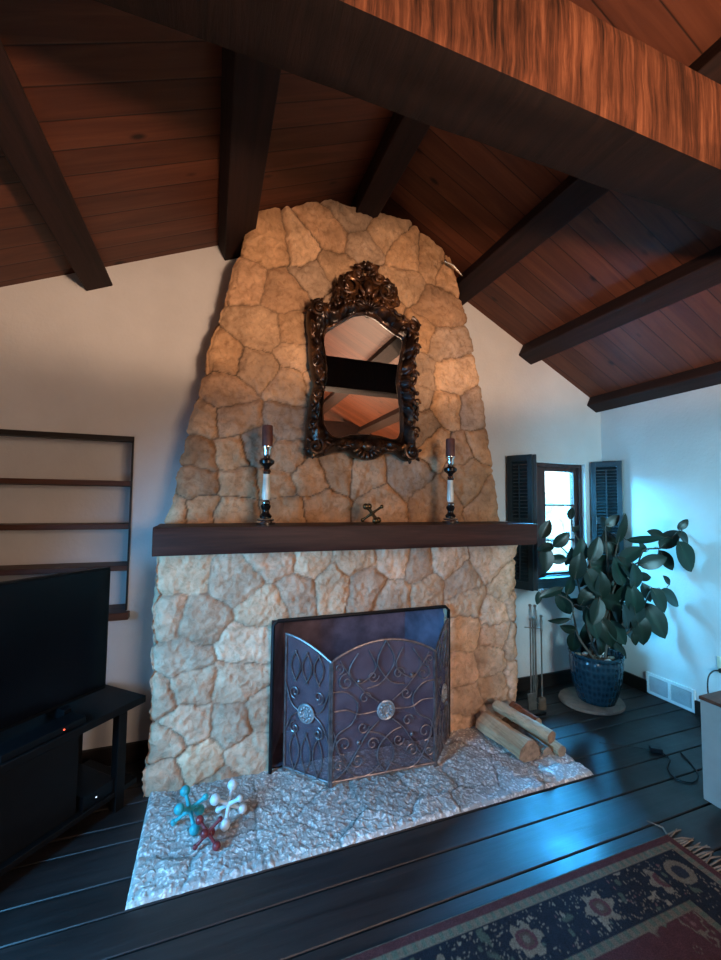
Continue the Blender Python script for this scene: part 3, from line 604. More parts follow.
# side carving
for sx in (-1,1):
    for j in range(15):
        z=1.92+j*.046; o_=[p for p in outl if abs(p.y-z)<.03 and p.x*sx>0]
        xo=sum(p.x for p in o_)/max(1,len(o_)); wv_=(.03+.012*math.sin(j*1.3))
        leafblob(g,xo-sx*wv_,z,.06,.024,PI/2+sx*(.5 if j%2 else -.4),-.405)
        if j%3==0: g.ball((xo-sx*.012,-.40,z+.02),.015)
        if j%4==1:
            P_,R_=spiral(xo-sx*.02,z,.03,1.2,0,sx,-.40,18,.008); g.tube(P_,R_,6)
# bottom cartouche
for j in range(9):
    a=PI+j*PI/8; leafblob(g,.005+.075*math.cos(a),1.845+.055*math.sin(a),.055,.024,a)
leafblob(g,.005,1.85,.08,.06,0,-.41,.022)
for sx in (-1,1):
    for j in range(5): leafblob(g,sx*(.11+j*.035),1.845-.012*math.sin(j*1.2),.055,.026,sx*.4*(-1)**j)
# top rail leaves
for p in outl:
    pass
for j in range(17):
    t_=j/16; x=-.25+.5*t_; z=2.70+.07*math.sin(t_*PI); leafblob(g,x,z,.05,.024,(.5-t_)*2.5+PI/2*(j%2)*.6,-.405)
for j in range(7):
    a=PI*(.1+.8*j/6); leafblob(g,.0+.06*math.cos(a),2.715+.05*math.sin(a),.07,.02,a,-.415)
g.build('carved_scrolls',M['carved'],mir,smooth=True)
# crest (openwork)
g=G()
cr_=[Vector(p) for p in CR]
for i in range(len(cr_)-1):
    a,b=cr_[i],cr_[i+1]
    for q in range(3):
        p=a.lerp(b,q/3); ll=.055+.012*((i+q)%3); inward=(Vector((.01,2.86))-p).normalized()*.018
        leafblob(g,p.x+inward.x,p.y+inward.y,ll,.028,math.atan2(b.y-a.y,b.x-a.x)+.6*(-1)**(q+i),-.385,.018)
for cx,cz,r_,dr,a0 in ((-.12,2.86,.07,1,2.5),(.13,2.86,.07,-1,.6),(-.07,2.93,.04,-1,0),(.07,2.93,.04,1,PI),(-.15,2.79,.045,-1,PI/2),(.16,2.79,.045,1,PI/2)):
    P_,R_=spiral(cx,cz,r_,1.5,a0,dr,-.39,28,.014); g.tube(P_,R_,8)
for q in range(7):
    a=PI*(.0+q/6); leafblob(g,.0+.04*math.cos(a),2.985+.035*math.sin(a),.05,.022,a,-.385,.016)
g.ball((0,-.40,2.99),.022); leafblob(g,0,2.86,.11,.07,PI/2,-.40,.03); leafblob(g,-.045,2.83,.08,.03,2.2,-.41); leafblob(g,.045,2.83,.08,.03,.9,-.41)
for j in range(5): g.ball((-.06+.03*j,-.405,2.79+.02*math.sin(j/4*PI)),.014)
back_=[(-.19,2.72),(-.20,2.80),(-.15,2.88),(-.10,2.93),(-.05,2.95),(.05,2.95),(.10,2.93),(.15,2.89),(.18,2.82),(.19,2.72)]
nb=len(back_); g.add([(x,-.365,z) for x,z in back_]+[(x,-.325,z) for x,z in back_],[tuple(range(nb)),tuple(range(2*nb-1,nb-1,-1))]+[(i,(i+1)%nb,(i+1)%nb+nb,i+nb) for i in range(nb)])
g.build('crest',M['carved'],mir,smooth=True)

# ------------------------------------------------------------------ MANTEL ITEMS
def candlestick(x,label,clabel):
    z0=1.378; e_=empty('candlestick',(x,-.49,z0),label,'candlestick')
    c=(x,-.49,z0)
    G().lathe([(.050,0),(.052,.012),(.044,.020),(.046,.028),(.036,.036)],c).build('base',M['silver'],e_,smooth=True)
    G().lathe([(.030,.036),(.034,.046),(.020,.062),(.018,.075),(.026,.090),(.028,.102),(.018,.112)],c).build('lower_knop',M['darkmetal'],e_,smooth=True)
    G().lathe([(.024,.112),(.026,.122),(.018,.132)],c).build('collar',M['silver'],e_,smooth=True); G().lathe([(.018,.272),(.026,.284),(.022,.297)],c).build('collar',M['silver'],e_,smooth=True)
    G().lathe([(.018,.132),(.0225,.15),(.0205,.2),(.018,.25),(.018,.272)],c).build('shaft',M['marble'],e_,smooth=True)
    G().lathe([(.014,.297),(.018,.312),(.040,.330),(.042,.345),(.030,.356),(.016,.362),(.016,.37)],c).build('upper_knop',M['darkmetal'],e_,smooth=True)
    G().lathe([(.016,.37),(.022,.382),(.020,.40),(.031,.418),(.031,.423)],c).build('cup',M['silver'],e_,smooth=True)
    h=.115
    cd=G().lathe([(.029,0),(.0295,.01),(.029,h-.008),(.026,h),(.006,h-.003)],(x,-.49,z0+.424)).lathe([(.0015,h-.004),(.001,h+.012)],(x,-.49,z0+.424),6).build('pillar_candle',M['candle'],smooth=True,origin=(x,-.49,z0+.424))
    tag(cd,clabel,'candle')
candlestick(-.615,'silver and marble candlestick on the mantel to the left of the mirror','dark red pillar candle on the left-hand candlestick')
candlestick(.540,'silver and marble candlestick on the mantel to the right of the mirror','dark red pillar candle on the right-hand candlestick')
def jack(name,c,L,rb,mat,label,rot,ra=None,cat='toy jack'):
    ra=ra or rb*.42; e_=empty(name,c,label,cat); R=Matrix.Rotation(rot[2],3,'Z')@Matrix.Rotation(rot[1],3,'Y')@Matrix.Rotation(rot[0],3,'X')
    ax=[R@Vector(v) for v in ((1,0,0),(0,1,0),(0,0,1))]
    # rest on three tips : shift so that the lowest ball touches
    C0=Vector(c)
    for i,a in enumerate(ax):
        for s_ in (-1,1):
            tip=C0+a*s_*L
            G().tube([C0,C0+a*s_*L*.5,tip],[ra*1.25,ra*.85,ra],10).build('arm',mat,e_,smooth=True)
            if i==2: G().ball(tip,rb*.62,12,8).build('blunt_tip',mat,e_,smooth=True)
            else: G().ball(tip,rb,14,10).build('ball_end',mat,e_,smooth=True)
    G().ball(C0,ra*1.7,12,8).build('hub',mat,e_,smooth=True)
t3=(math.radians(45),math.radians(35.26),0)
def jk(name,x,y,zf,L,rb,mat,label,yaw):
    lowz=L*math.cos(math.radians(54.7))+rb
    jack(name,(x,y,zf+lowz),L,rb,mat,label,(t3[0],t3[1],yaw))
jk('metal_jack',.0,-.50,1.379,.070,.019,M['brass'],'small brass toy jack ornament in the middle of the mantel',.5)
jk('metal_jack',-.945,-.655,.020,.082,.023,M['teal'],'large teal toy jack on the left of the stone hearth',.9)
jk('metal_jack',-.775,-.675,.020,.078,.023,M['wjack'],'large white toy jack on the hearth beside the teal one',.25)
jk('metal_jack',-.865,-.80,.020,.062,.018,M['rjack'],'small dark red toy jack on the hearth in front of the teal and white ones',1.3)

# ------------------------------------------------------------------ FIRE SCREEN
HP=[Vector((-.478,-.406)),Vector((-.27,-.62)),Vector((.34,-.65)),Vector((.56,-.43))]
Z0=.035
scr=empty('fire_screen',(.035,-.58,Z0-.005),'three-panel folding wrought-iron fire screen with scrollwork and round medallions','fire screen')
def topz(i,t):
    if i==1: return .652+.095*math.sin(PI*t)**.8
    q=t if i==0 else 1-t          # q=0 outer edge, 1 hinge
    return .760-.108*q**1.7
for i in range(3):
    A,B=HP[i],HP[i+1]; Lp=(B-A).length; d=(B-A)/Lp; nrm=Vector((d.y,-d.x))
    def W(s,z,off=0): p=A+d*s+nrm*off; return (p.x,p.y,z)
    nT=26; top=[(Lp*k/nT,topz(i,k/nT)) for k in range(nT+1)]
    g=G(); in_=.006
    g.tube([W(in_,Z0),W(in_,topz(i,0))],.0075,8); g.tube([W(Lp-in_,Z0),W(Lp-in_,topz(i,1))],.0075,8)
    g.tube([W(s,z) for s,z in top],.007,8); g.tube([W(0,Z0+.008),W(Lp,Z0+.008)],.007,8)
    for s in (in_,Lp-in_): g.tube([W(s,.020),W(s,Z0+.01)],[.009,.008],8)
    fo=g.build('panel_frame',M['iron'],scr,smooth=True)
    g=G(); vs=[W(s,Z0+.01,-.004) for s,z in top]+[W(s,z-.004,-.004) for s,z in top]; n1=nT+1
    g.add(vs,[(k,k+1,k+1+n1,k+n1) for k in range(nT)]); g.build('mesh_panel',M['wiremesh'],scr)
    g=G(); r0=.0034; cs=Lp/2; czm=.374 if i==1 else .362
    def sp(cx,cz,R0,turns,a0,dr,n=24,rt=r0):
        P_=[W(cx+R0*(1-.85*k/(n-1))*math.cos(a0+dr*k/(n-1)*turns*2*PI),cz+R0*(1-.85*k/(n-1))*math.sin(a0+dr*k/(n-1)*turns*2*PI),.006) for k in range(n)]
        g.tube(P_,rt,6)
    def arc(pts,rt=r0,n=20):
        # Catmull-Rom through pts
        Q=[pts[0]]+list(pts)+[pts[-1]]; P_=[]
        for a in range(1,len(Q)-2):
            for k in range(8):
                t=k/8; p0,p1,p2,p3=Q[a-1],Q[a],Q[a+1],Q[a+2]
                f=lambda j:.5*((2*p1[j])+(-p0[j]+p2[j])*t+(2*p0[j]-5*p1[j]+4*p2[j]-p3[j])*t*t+(-p0[j]+3*p1[j]-3*p2[j]+p3[j])*t**3)
                P_.append(W(f(0),f(1),.006))
        P_.append(W(pts[-1][0],pts[-1][1],.006)); g.tube(P_,rt,6)
    if i==1:
        for sg in (-1,1):
            X_=lambda x:cs+sg*x
            # lens shapes top / bottom centre
            arc([(X_(0),.745),(X_(.045),.66),(X_(.04),.60),(X_(-.03),.52),(X_(-.11),.50)])
            arc([(X_(0),.045),(X_(.045),.12),(X_(.035),.19),(X_(-.03),.25),(X_(-.09),.27)])
            # big S curves corner to medallion
            arc([(X_(.295),.50),(X_(.22),.49),(X_(.16),.42),(X_(.19),.33),(X_(.27),.28),(X_(.295),.20)])
            arc([(X_(.29),.05),(X_(.22),.10),(X_(.15),.20),(X_(.10),.27),(X_(.04),.32)])
            arc([(X_(.26),.66),(X_(.20),.57),(X_(.12),.48),(X_(.04),.42)])
            arc([(X_(.02),.10),(X_(.10),.05),(X_(.18),.06),(X_(.25),.16),(X_(.29),.30)])
            arc([(X_(.10),.70),(X_(.06),.60),(X_(.15),.53),(X_(.21),.60),(X_(.16),.69)])
            arc([(X_(.29),.40),(X_(.22),.40),(X_(.15),.37),(X_(.05),.375)])
            d_=-sg
            sp(X_(.225),.545,.045,1.3,PI/2,d_); sp(X_(.235),.225,.05,1.3,-PI/2,-d_); sp(X_(.075),.205,.035,1.3,0,d_); sp(X_(.075),.56,.035,1.3,0,-d_)
            sp(X_(.16),.135,.04,1.3,PI,d_); sp(X_(.265),.62,.03,1.2,-PI/2,d_); sp(X_(.13),.30,.035,1.2,0,-d_); sp(X_(.12),.45,.035,1.2,0,d_)
            sp(X_(.26),.12,.03,1.2,0,d_)
            for z in (.225,.545): g.ball(W(X_(.155),z,.008),.011,10,6)
    else:
        for zc_,hh in ((.15,.11),(.60,.085)):
            for q in (.25,.5,.75):
                s_=Lp*q; w_=.026
                for sg in (-1,1): arc([(s_-sg*.006,zc_-hh),(s_+sg*w_,zc_-hh*.3),(s_+sg*w_,zc_+hh*.3),(s_-sg*.006,zc_+hh)])
        for sg in (-1,1):
            X_=lambda x:cs+sg*x
            sp(X_(.075),.46,.035,1.3,-PI/2,sg); sp(X_(.075),.27,.035,1.3,PI/2,-sg); arc([(X_(.14),.50),(X_(.10),.40),(X_(.05),.365)]); arc([(X_(.14),.24),(X_(.10),.32),(X_(.05),.36)])
    g.build('scrollwork',M['iron'],scr,smooth=True)
    g=G(); mr=.047
    P_=[W(cs+mr*math.cos(a*PI/12),czm+mr*math.sin(a*PI/12),.010) for a in range(25)]; g.tube(P_,.006,6)
    P_=[W(cs+mr*.35*math.cos(a*PI/8),czm+mr*.35*math.sin(a*PI/8),.014) for a in range(17)]; g.tube(P_,.004,6)
    nd=24; g.add([W(cs,czm,.012)]+[W(cs+mr*math.cos(a*2*PI/nd),czm+mr*math.sin(a*2*PI/nd),.008) for a in range(nd)],[(0,1+a,1+(a+1)%nd) for a in range(nd)])
    for a in range(10): g.ball(W(cs+mr*.68*math.cos(a*PI/5),czm+mr*.68*math.sin(a*PI/5),.014),.009,8,6)
    mo=g.build('medallion',simple('pewter_medallion',(.42,.43,.44),.35,.6,.4,60,.5),scr,smooth=True)
    if i<2: mo['label']='round pale pewter medallion'

# ------------------------------------------------------------------ NICHE SHELVES
for z,lab in ((1.600,'topmost dark wooden shelf board in the wall niche'),(1.345,'middle dark wooden shelf board in the wall niche'),(1.102,'lower dark wooden shelf board in the wall niche, just above the television')):
    o=G().box(NX0+.002,NX1-.002,.0,.198,z-.015,z+.015).build('niche_shelf',M['shelf'],bevel=.003,origin=(-1.87,.1,z)); tag(o,lab,'shelf')
o=G().box(NX0-.03,-1.325,-.055,.19,.815,.855).build('niche_ledge',M['shelf'],bevel=.004,origin=(-1.86,.06,.83)); tag(o,'bottom wooden ledge of the wall niche, projecting past the right edge behind the television','shelf')
struct(G().box(NX0-.01,NX1+.006,-.008,.05,NZ1-.022,NZ1+.008).build('trim_1',M['base']))
struct(G().box(NX1-.004,NX1+.006,-.008,.05,.86,NZ1-.02).build('trim_2',M['base']))

# ------------------------------------------------------------------ TV and STAND
u_=Vector((-math.cos(math.radians(47)),-math.sin(math.radians(47)),0)); v_=Vector((-u_.y*-1,u_.x*-1,0)); v_=Vector((-.731,.682,0))
u_=Vector((-.682,-.731,0)); Zv=Vector((0,0,1))
A0=Vector((-1.18,-.345,0)); SL,SD=1.15,.40
def sb(g,a0,a1,b0,b1,z0,z1):
    c=A0+u_*(a0+a1)/2+v_*(b0+b1)/2+Zv*(z0+z1)/2
    return g.obox(c,u_*(a1-a0)/2,v_*(b1-b0)/2,Zv*(z1-z0)/2)
st=empty('tv_stand',tuple(A0+u_*SL/2+v_*SD/2),'low black open television stand set at an angle beside the fireplace','tv stand')
sb(G(),0,SL,0,SD,.465,.50).build('top',M['standwood'],st,bevel=.004)
sb(G(),0.02,SL-.02,0.02,SD-.02,.075,.10).build('lower_shelf',M['standwood'],st,bevel=.003)
for a in (.09,SL-.13):
    for b in (.015,SD-.06): sb(G(),a,a+.045,b,b+.045,0,.465).build('leg',M['standwood'],st,bevel=.003)
sb(G(),.30,SL-.18,.05,SD-.04,.10,.465).build('drawer_box',M['standwood'],st,bevel=.003)
pb=empty('media_player',tuple(A0+u_*.55+v_*.06+Zv*.50),'slim black media player with a red standby light below the television','media player')
def sbx(name,par,mat,*a): return sb(G(),*a).build(name,mat,par,bevel=.002)
sbx('body',pb,M['tv'],.30,.62,.012,.11,.502,.53); sbx('standby_light',pb,M['led'],.39,.397,.009,.013,.514,.520)
gc=empty('game_console',tuple(A0+u_*.3+v_*.1+Zv*.1),'black box with a white light on the lower shelf of the television stand','console')
sbx('body',gc,M['tv'],.13,.285,.03,.30,.101,.16); sbx('status_light',gc,M['wled'],.22,.228,.027,.031,.125,.131)
tv=empty('television',tuple(A0+u_*.6+v_*.2+Zv*.5),'large flat black television, switched off, angled in front of the niche','television')
T0=.10
sbx('housing',tv,M['tv'],T0,T0+1.1,.17,.205,.545,1.155); sbx('screen_panel',tv,M['tvglass'],T0+.008,T0+1.092,.1665,.169,.56,1.147)
for a in (T0+.2,T0+.85):
    sbx('foot',tv,M['tv'],a,a+.03,.12,.26,.502,.546)

# ------------------------------------------------------------------ WINDOW, SHUTTERS
wn=bpy.data.objects.new('window_1',None); link(wn); wn.location=(1.95,.07,1.37); struct(wn)
g=G(); y0,y1=.055,.10
g.box(WX0,1.745,y0-.02,y1+.02,WZ0,WZ1).box(2.205,WX1,y0-.02,y1+.02,WZ0,WZ1).box(1.745,2.205,y0-.02,y1+.02,1.83,WZ1).box(1.745,2.205,y0-.02,y1+.02,WZ0,.895)
struct(g.build('window_frame',M['winwood'],wn,bevel=.003))
g=G(); g.box(1.748,1.84,y0,y1,.897,1.828).box(2.165,2.203,y0,y1,.897,1.828).box(1.84,2.165,y0,y1,1.795,1.828).box(1.84,2.165,y0,y1,.897,.915)
g.box(1.84,2.165,y0+.008,y1-.008,1.49,1.505).box(1.84,2.165,y0+.008,y1-.008,1.185,1.20)
struct(g.build('window_sash',M['winwood'],wn,bevel=.003))
struct(G().box(1.84,2.165,.075,.079,.915,1.795).build('window_pane',M['glass'],wn))
struct(G().box(WX0-.02,WX1+.02,-.035,.035,.855,.886).box(WX0,WX1,-.02,.0,.80,.855).build('window_sill',M['shutter'],wn,bevel=.003))
def shutter(p0,p1,z0,z1,label,group=None):
    p0=Vector((*p0,0));p1=Vector((*p1,0)); L=(p1-p0).length; d=(p1-p0)/L; n=Vector((d.y,-d.x,0)); th=.013
    e_=empty('louvered_shutter',(*((p0+p1)/2)[:2],z0),label,'shutter')
    def bx(g,a0,a1,z0_,z1_,t=th): return g.obox(p0+d*(a0+a1)/2+Zv*(z0_+z1_)/2,d*(a1-a0)/2,n*t,Zv*(z1_-z0_)/2)
    sw=.038
    for a in (0,L-sw): bx(G(),a,a+sw,z0,z1).build('stile',M['shutter'],e_,bevel=.002)
    for za,zb in ((z0,z0+.06),(z1-.05,z1),((z0+z1)/2-.025,(z0+z1)/2+.025)): bx(G(),sw,L-sw,za,zb).build('rail',M['shutter'],e_,bevel=.002)
    g=G(); 
    for za,zb in ((z0+.06,(z0+z1)/2-.025),((z0+z1)/2+.025,z1-.05)):
        k=int((zb-za)/.027); 
        for q in range(k):
            z=za+(q+.5)*(zb-za)/k; sl=(n*.012-Zv*.012)*.95
            g.obox(p0+d*L/2+Zv*z,d*(L/2-sw),sl,(n*.0016+Zv*.0016))
    g.build('slats',M['shutter'],e_)
    g=G().obox(p0+d*L/2+n*.017+Zv*(z0+z1)/2,d*.005,n*.004,Zv*((z1-z0)/2-.08)); g.build('tilt_rod',M['shutter'],e_)
shutter((1.375,-.025),(1.462,-.205),.835,1.895,'dark louvered shutter leaf left of the window, partly behind the mantel end')
shutter((1.660,-.018),(1.485,-.205),.835,1.895,'dark louvered shutter leaf hinged directly on the left side of the window')
shutter((2.285,-.025),(2.405,-.225),.84,1.885,'dark louvered shutter on the right side of the window, blue-lit between its slats')

# ------------------------------------------------------------------ PLANT
mat_c=(1.875,-.335)
o=G().lathe([(.21,0),(.222,.006),(.218,.022),(.20,.026)],(mat_c[0],mat_c[1],.001),40,1.08,.95).build('stone_coaster',M['slab'],smooth=True,origin=(*mat_c,.001)); tag(o,'round tan slate slab on the floor under the plant pot','slab')
pc=(1.895,-.365,.028)
pp=empty('plant_pot',pc,'tall blue glazed ceramic pot in the corner by the window','pot')
G().lathe([(.11,0),(.125,.004),(.145,.06),(.168,.15),(.180,.24),(.184,.30),(.180,.325),(.187,.335),(.190,.35),(.182,.357),(.170,.35),(.166,.30),(.10,.29)],pc,48).build('pot_body',M['pot'],pp,smooth=True,origin=pc)
G().lathe([(.166,.292),(.12,.302),(.05,.31)],pc,32).build('soil',M['soil'],pp,smooth=True)
pe=[]
for k in range(9):
    a=k*2.4; rr_=.06+.09*((k*37)%10)/10; p=(pc[0]+rr_*math.cos(a),pc[1]+rr_*math.sin(a),pc[2]+.318)
    o=G().ball(p,(.026+.004*(k%3),.02,.014),10,7).build('pebble',M['slab' if k%2 else 'white'],smooth=True,origin=p); tag(o,'smooth pebble lying on the soil of the blue plant pot','pebble','pebbles on the plant pot soil')
rp=empty('rubber_plant',(pc[0],pc[1],pc[2]+.31),'large bushy rubber plant with dark glossy oval leaves growing in the blue pot','plant')
g=G()
stems=[]
for s_ in STEMS:
    b=Vector((pc[0]+random.uniform(-.05,.05),pc[1]+random.uniform(-.05,.05),pc[2]+.30)); pts=[b]+[Vector(p) for p in s_[1:]]
    Q=[pts[0]]+pts+[pts[-1]]; out_=[]
    for a in range(1,len(Q)-2):
        for k in range(6):
            t=k/6; out_.append(.5*((2*Q[a])+(-Q[a-1]+Q[a+1])*t+(2*Q[a-1]-5*Q[a]+4*Q[a+1]-Q[a+2])*t*t+(-Q[a-1]+3*Q[a]-3*Q[a+1]+Q[a+2])*t**3))
    out_.append(pts[-1]); stems.append(out_)
    G().tube(out_,[.010-.006*i/len(out_) for i in range(len(out_))],7).build('stem',M['stem'],rp,smooth=True)
allp=[p for s_ in stems for p in s_]
gp=G(); vs=[];fs=[];cols=[]
for (x,y,z,ax,ay,az,nx,ny,nz,ln,asp,br) in LEAVES:
    ln*=1.12
    c=Vector((x,y,z)); a=Vector((ax,ay,az)).normalized(); n=Vector((nx,ny,nz)); n=(n-a*n.dot(a)).normalized(); w=a.cross(n)
    # base end = the end nearest to the stems
    e1,e2=c-a*ln/2,c+a*ln/2
    d1_=min((p-e1).length for p in allp); d2_=min((p-e2).length for p in allp)
    if d2_<d1_: a=-a; w=-w; e1,e2=e2,e1
    near_=min(allp,key=lambda p:(p-e1).length+ (.15 if p.z>e1.z+.1 else 0))
    mid=(near_+e1)/2+Vector((0,0,.01)); G().tube([near_,mid,e1,e1+a*ln*.3],[.003,.0026,.0026,.0015],5).build('leaf_stalk',M['stem'],rp,smooth=True)
    NL,NW=9,6; base=len(vs); fold=random.uniform(.1,.35); droop=random.uniform(.05,.3)
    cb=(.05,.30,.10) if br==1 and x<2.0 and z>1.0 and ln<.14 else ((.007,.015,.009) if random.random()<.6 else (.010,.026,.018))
    for i in range(NL+1):
        t=i/NL; hw=asp*ln/2*(math.sin(PI*min(1,t**.85))**.75 if 0<t<1 else 0.0)
        for j in range(NW+1):
            q=j/NW*2-1; p=e1+a*ln*t+w*hw*q+n*(-abs(q)*hw*-fold*.8)-n*droop*ln*(t-.5)**2*1.2+n*.0015
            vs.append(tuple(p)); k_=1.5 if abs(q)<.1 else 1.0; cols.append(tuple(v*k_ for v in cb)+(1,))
    for i in range(NL):
        for j in range(NW):
            q=base+i*(NW+1)+j; fs.append((q,q+1,q+NW+2,q+NW+1))
me=bpy.data.meshes.new('foliage'); me.from_pydata(vs,[],fs); at=me.color_attributes.new('Col','FLOAT_COLOR','POINT')
for i,c_ in enumerate(cols): at.data[i].color=c_
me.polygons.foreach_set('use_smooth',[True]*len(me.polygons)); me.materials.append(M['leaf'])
o=bpy.data.objects.new('foliage',me); link(o,rp); o.matrix_parent_inverse=Matrix.Translation(rp.location).inverted()

# ------------------------------------------------------------------ FIRE TOOLS
tc=Vector((1.345,-.315,0)); ft=empty('fire_tool_set',tuple(tc),'set of slim metal fireplace tools standing in a small dark base right of the fireplace','fire tools')
G().box(tc.x-.06,tc.x+.06,tc.y-.06,tc.y+.06,.0,.02).build('base',M['blackmetal'],ft,bevel=.004)
G().lathe([(.008,.02),(.006,.05),(.0055,.66),(.010,.67),(.010,.68)],tc,12).tube([tc+Vector((-.05,-.03,.60)),tc+Vector((.05,.03,.60))],.004,6).tube([tc+Vector((.05,-.03,.60)),tc+Vector((-.05,.03,.60))],.004,6).build('centre_pole',M['toolgrey'],ft,smooth=True)
for k,(dx,dy,zt,kind) in enumerate(((-.05,-.03,.78,'shovel'),(-.012,-.035,.775,'poker'),(.052,.03,.72,'tongs'),(.04,-.04,.70,'brush'))):
    p=tc+Vector((dx,dy,0)); g=G().lathe([(.0055,.12),(.0055,zt-.12),(.011,zt-.11),(.007,zt-.09),(.011,zt-.05),(.007,zt-.02),(.013,zt-.008),(.005,zt)],p,10)
    if kind=='shovel': g.obox(p+Vector((0,-.01,.10)),(.035,0,0),(0,.004,.0),(0,.004,.055))
    if kind=='poker': g.tube([p+Vector((0,0,.12)),p+Vector((0,0,.045))],[.0035,.001],6).tube([p+Vector((0,0,.09)),p+Vector((.02,-.005,.075))],[.003,.001],6)
    if kind=='tongs':
        for sg in (-1,1): g.tube([p+Vector((0,0,.3)),p+Vector((sg*.015,0,.2)),p+Vector((sg*.004,0,.08))],.003,6)
    o=g.build(kind,M['toolgrey'],ft,smooth=True)
    if kind=='brush': G().lathe([(.012,.12),(.030,.11),(.034,.035)],p,14,1,.6).build('bristles',M['bristle'],o)
# ------------------------------------------------------------------ LOGS
def log(p0,p1,prof,mat,label,endmat=None,seed=0):
    p0,p1=Vector(p0),Vector(p1); t=(p1-p0).normalized(); u=t.cross(Zv).normalized(); w=u.cross(t); n=14
    rings=[]; m=len(prof)
    for i in range(n+1):
        f=i/n; c=p0.lerp(p1,f); sc=1+.05*math.sin(f*7+seed)
        rings.append([tuple(c+u*(a*sc+.002*math.sin(f*23+j))+w*(b*sc+.002*math.sin(f*31+j*2))) for j,(a,b) in enumerate(prof)])
    g=G(); vs=[q for r_ in rings for q in r_]
    g.add(vs,[(i*m+j,i*m+(j+1)%m,(i+1)*m+(j+1)%m,(i+1)*m+j) for i in range(n) for j in range(m)])
    mid=(p0+p1)/2
    e_=empty('firewood_log',tuple(mid),label,'log')
    o=g.build('split_side',mat,e_); 
    G().add(rings[0],[tuple(range(m))]).build('cut_end',endmat or M['endgrain'],e_); G().add(rings[-1],[tuple(range(m))]).build('cut_end',endmat or M['endgrain'],e_)
circ=lambda r,s=1,n=14:[(r*math.cos(2*PI*k/n)*(1+.08*math.sin(k*2.3)),r*s*math.sin(2*PI*k/n)) for k in range(n)]
quart=lambda r:[(-r,-r*.5),(-r*.3,-r*.72),(r*.5,-r*.6),(r*.95,-r*.25),(r*.8,r*.25),(r*.1,r*.75),(-r*.35,r*.7),(-r*.9,r*.1)]
log((.825,-.44,.085),(.865,-.80,.085),quart(.082),M['cutwood'],'thick split log with a pale face, lowest at the front left of the woodpile')
log((.905,-.465,.185),(.985,-.845,.165),circ(.040,.85),M['cutwood'],'pale rounded log lying on top of the woodpile',seed=2)
log((.975,-.45,.065),(.995,-.80,.060),quart(.036),M['bark'],'grey-barked log in the middle of the woodpile, under the top log',seed=4)
log((1.045,-.44,.150),(1.075,-.64,.130),quart(.038),M['redbark'],'short red-brown split log at the back of the woodpile',seed=1)
log((1.075,-.45,.055),(1.085,-.82,.055),circ(.033),M['cutwood'],'small round log at the right-hand bottom of the woodpile',seed=3)

# ------------------------------------------------------------------ RIGHT WALL FIXTURES
vg=empty('floor_vent_grille',(XR,-.545,.01),'white two-section return-air grille low on the right wall','vent')
X1=XR-.001
G().box(X1-.018,X1,-.72,-.37,.012,.032).box(X1-.018,X1,-.72,-.37,.152,.172).box(X1-.018,X1,-.72,-.70,.032,.152).box(X1-.018,X1,-.39,-.37,.032,.152).box(X1-.018,X1,-.555,-.535,.032,.152).build('frame',M['white'],vg,bevel=.002)
g=G()
for k in range(11):
    z=.036+k*.0108
    for a,b in ((-.70,-.555),(-.535,-.39)): g.obox((X1-.009,(a+b)/2,z),(.006,0,.003),(0,(b-a)/2,0),(.0004,0,.0012))
g.box(X1-.003,X1,-.70,-.39,.03,.155); g.build('louvers',M['grille'],vg)
ow=empty('wall_outlet',(XR,-.90,.405),'ivory electrical outlet plate with a plug on the right wall','outlet')
G().box(X1-.007,X1,-.94,-.865,.35,.465).build('plate',M['ivory'],ow,bevel=.003)
G().box(X1-.011,X1-.006,-.925,-.88,.36,.40).box(X1-.011,X1-.006,-.925,-.88,.415,.455).build('socket',M['ivory'],ow,bevel=.003)
g=G(); g.box(X1-.04,X1-.011,-.915,-.89,.365,.392); 
cb_=[(2.41,-.90,.378),(2.37,-.88,.375),(2.33,-.87,.33),(2.31,-.88,.22),(2.31,-.92,.10),(2.29,-1.0,.014),(2.15,-1.2,.010),(1.98,-1.38,.012)]
def crom(pts,k=8):
    pts=[Vector(p) for p in pts]; Q=[pts[0]]+pts+[pts[-1]]; o_=[]
    for a in range(1,len(Q)-2):
        for j in range(k):
            t=j/k; o_.append(.5*((2*Q[a])+(-Q[a-1]+Q[a+1])*t+(2*Q[a-1]-5*Q[a]+4*Q[a+1]-Q[a+2])*t*t+(-Q[a-1]+3*Q[a]-3*Q[a+1]+Q[a+2])*t**3))
    return o_+[pts[-1]]
e_=empty('power_cord',(2.31,-.95,.0),'black power cord plugged into the ivory outlet and hanging down the right wall','cord')
g.build('plug',M['cable'],e_,bevel=.003); G().tube(crom(cb_),.0045,6).build('cable',M['cable'],e_,smooth=True)
e_=empty('loose_cord',(1.70,-.98,0),'loose dark cord with a plug, looped on the dark floorboards','cord')
pl=[(1.45,-.76,.006),(1.60,-.86,.006),(1.685,-.925,.008)]
G().tube(crom(pl),.002,5).tube(crom([(1.72,-.955,.008),(1.70,-1.02,.006),(1.60,-1.075,.006),(1.55,-1.15,.006),(1.60,-1.20,.006),(1.70,-1.17,.006),(1.775,-1.09,.006),(1.83,-1.0,.006)]),.004,6).build('cable',M['cable'],e_,smooth=True)
G().obox((1.70,-.94,.016),(.025,-.02,0),(.012,.015,0),(0,0,.014)).build('plug',M['cable'],e_,bevel=.004)

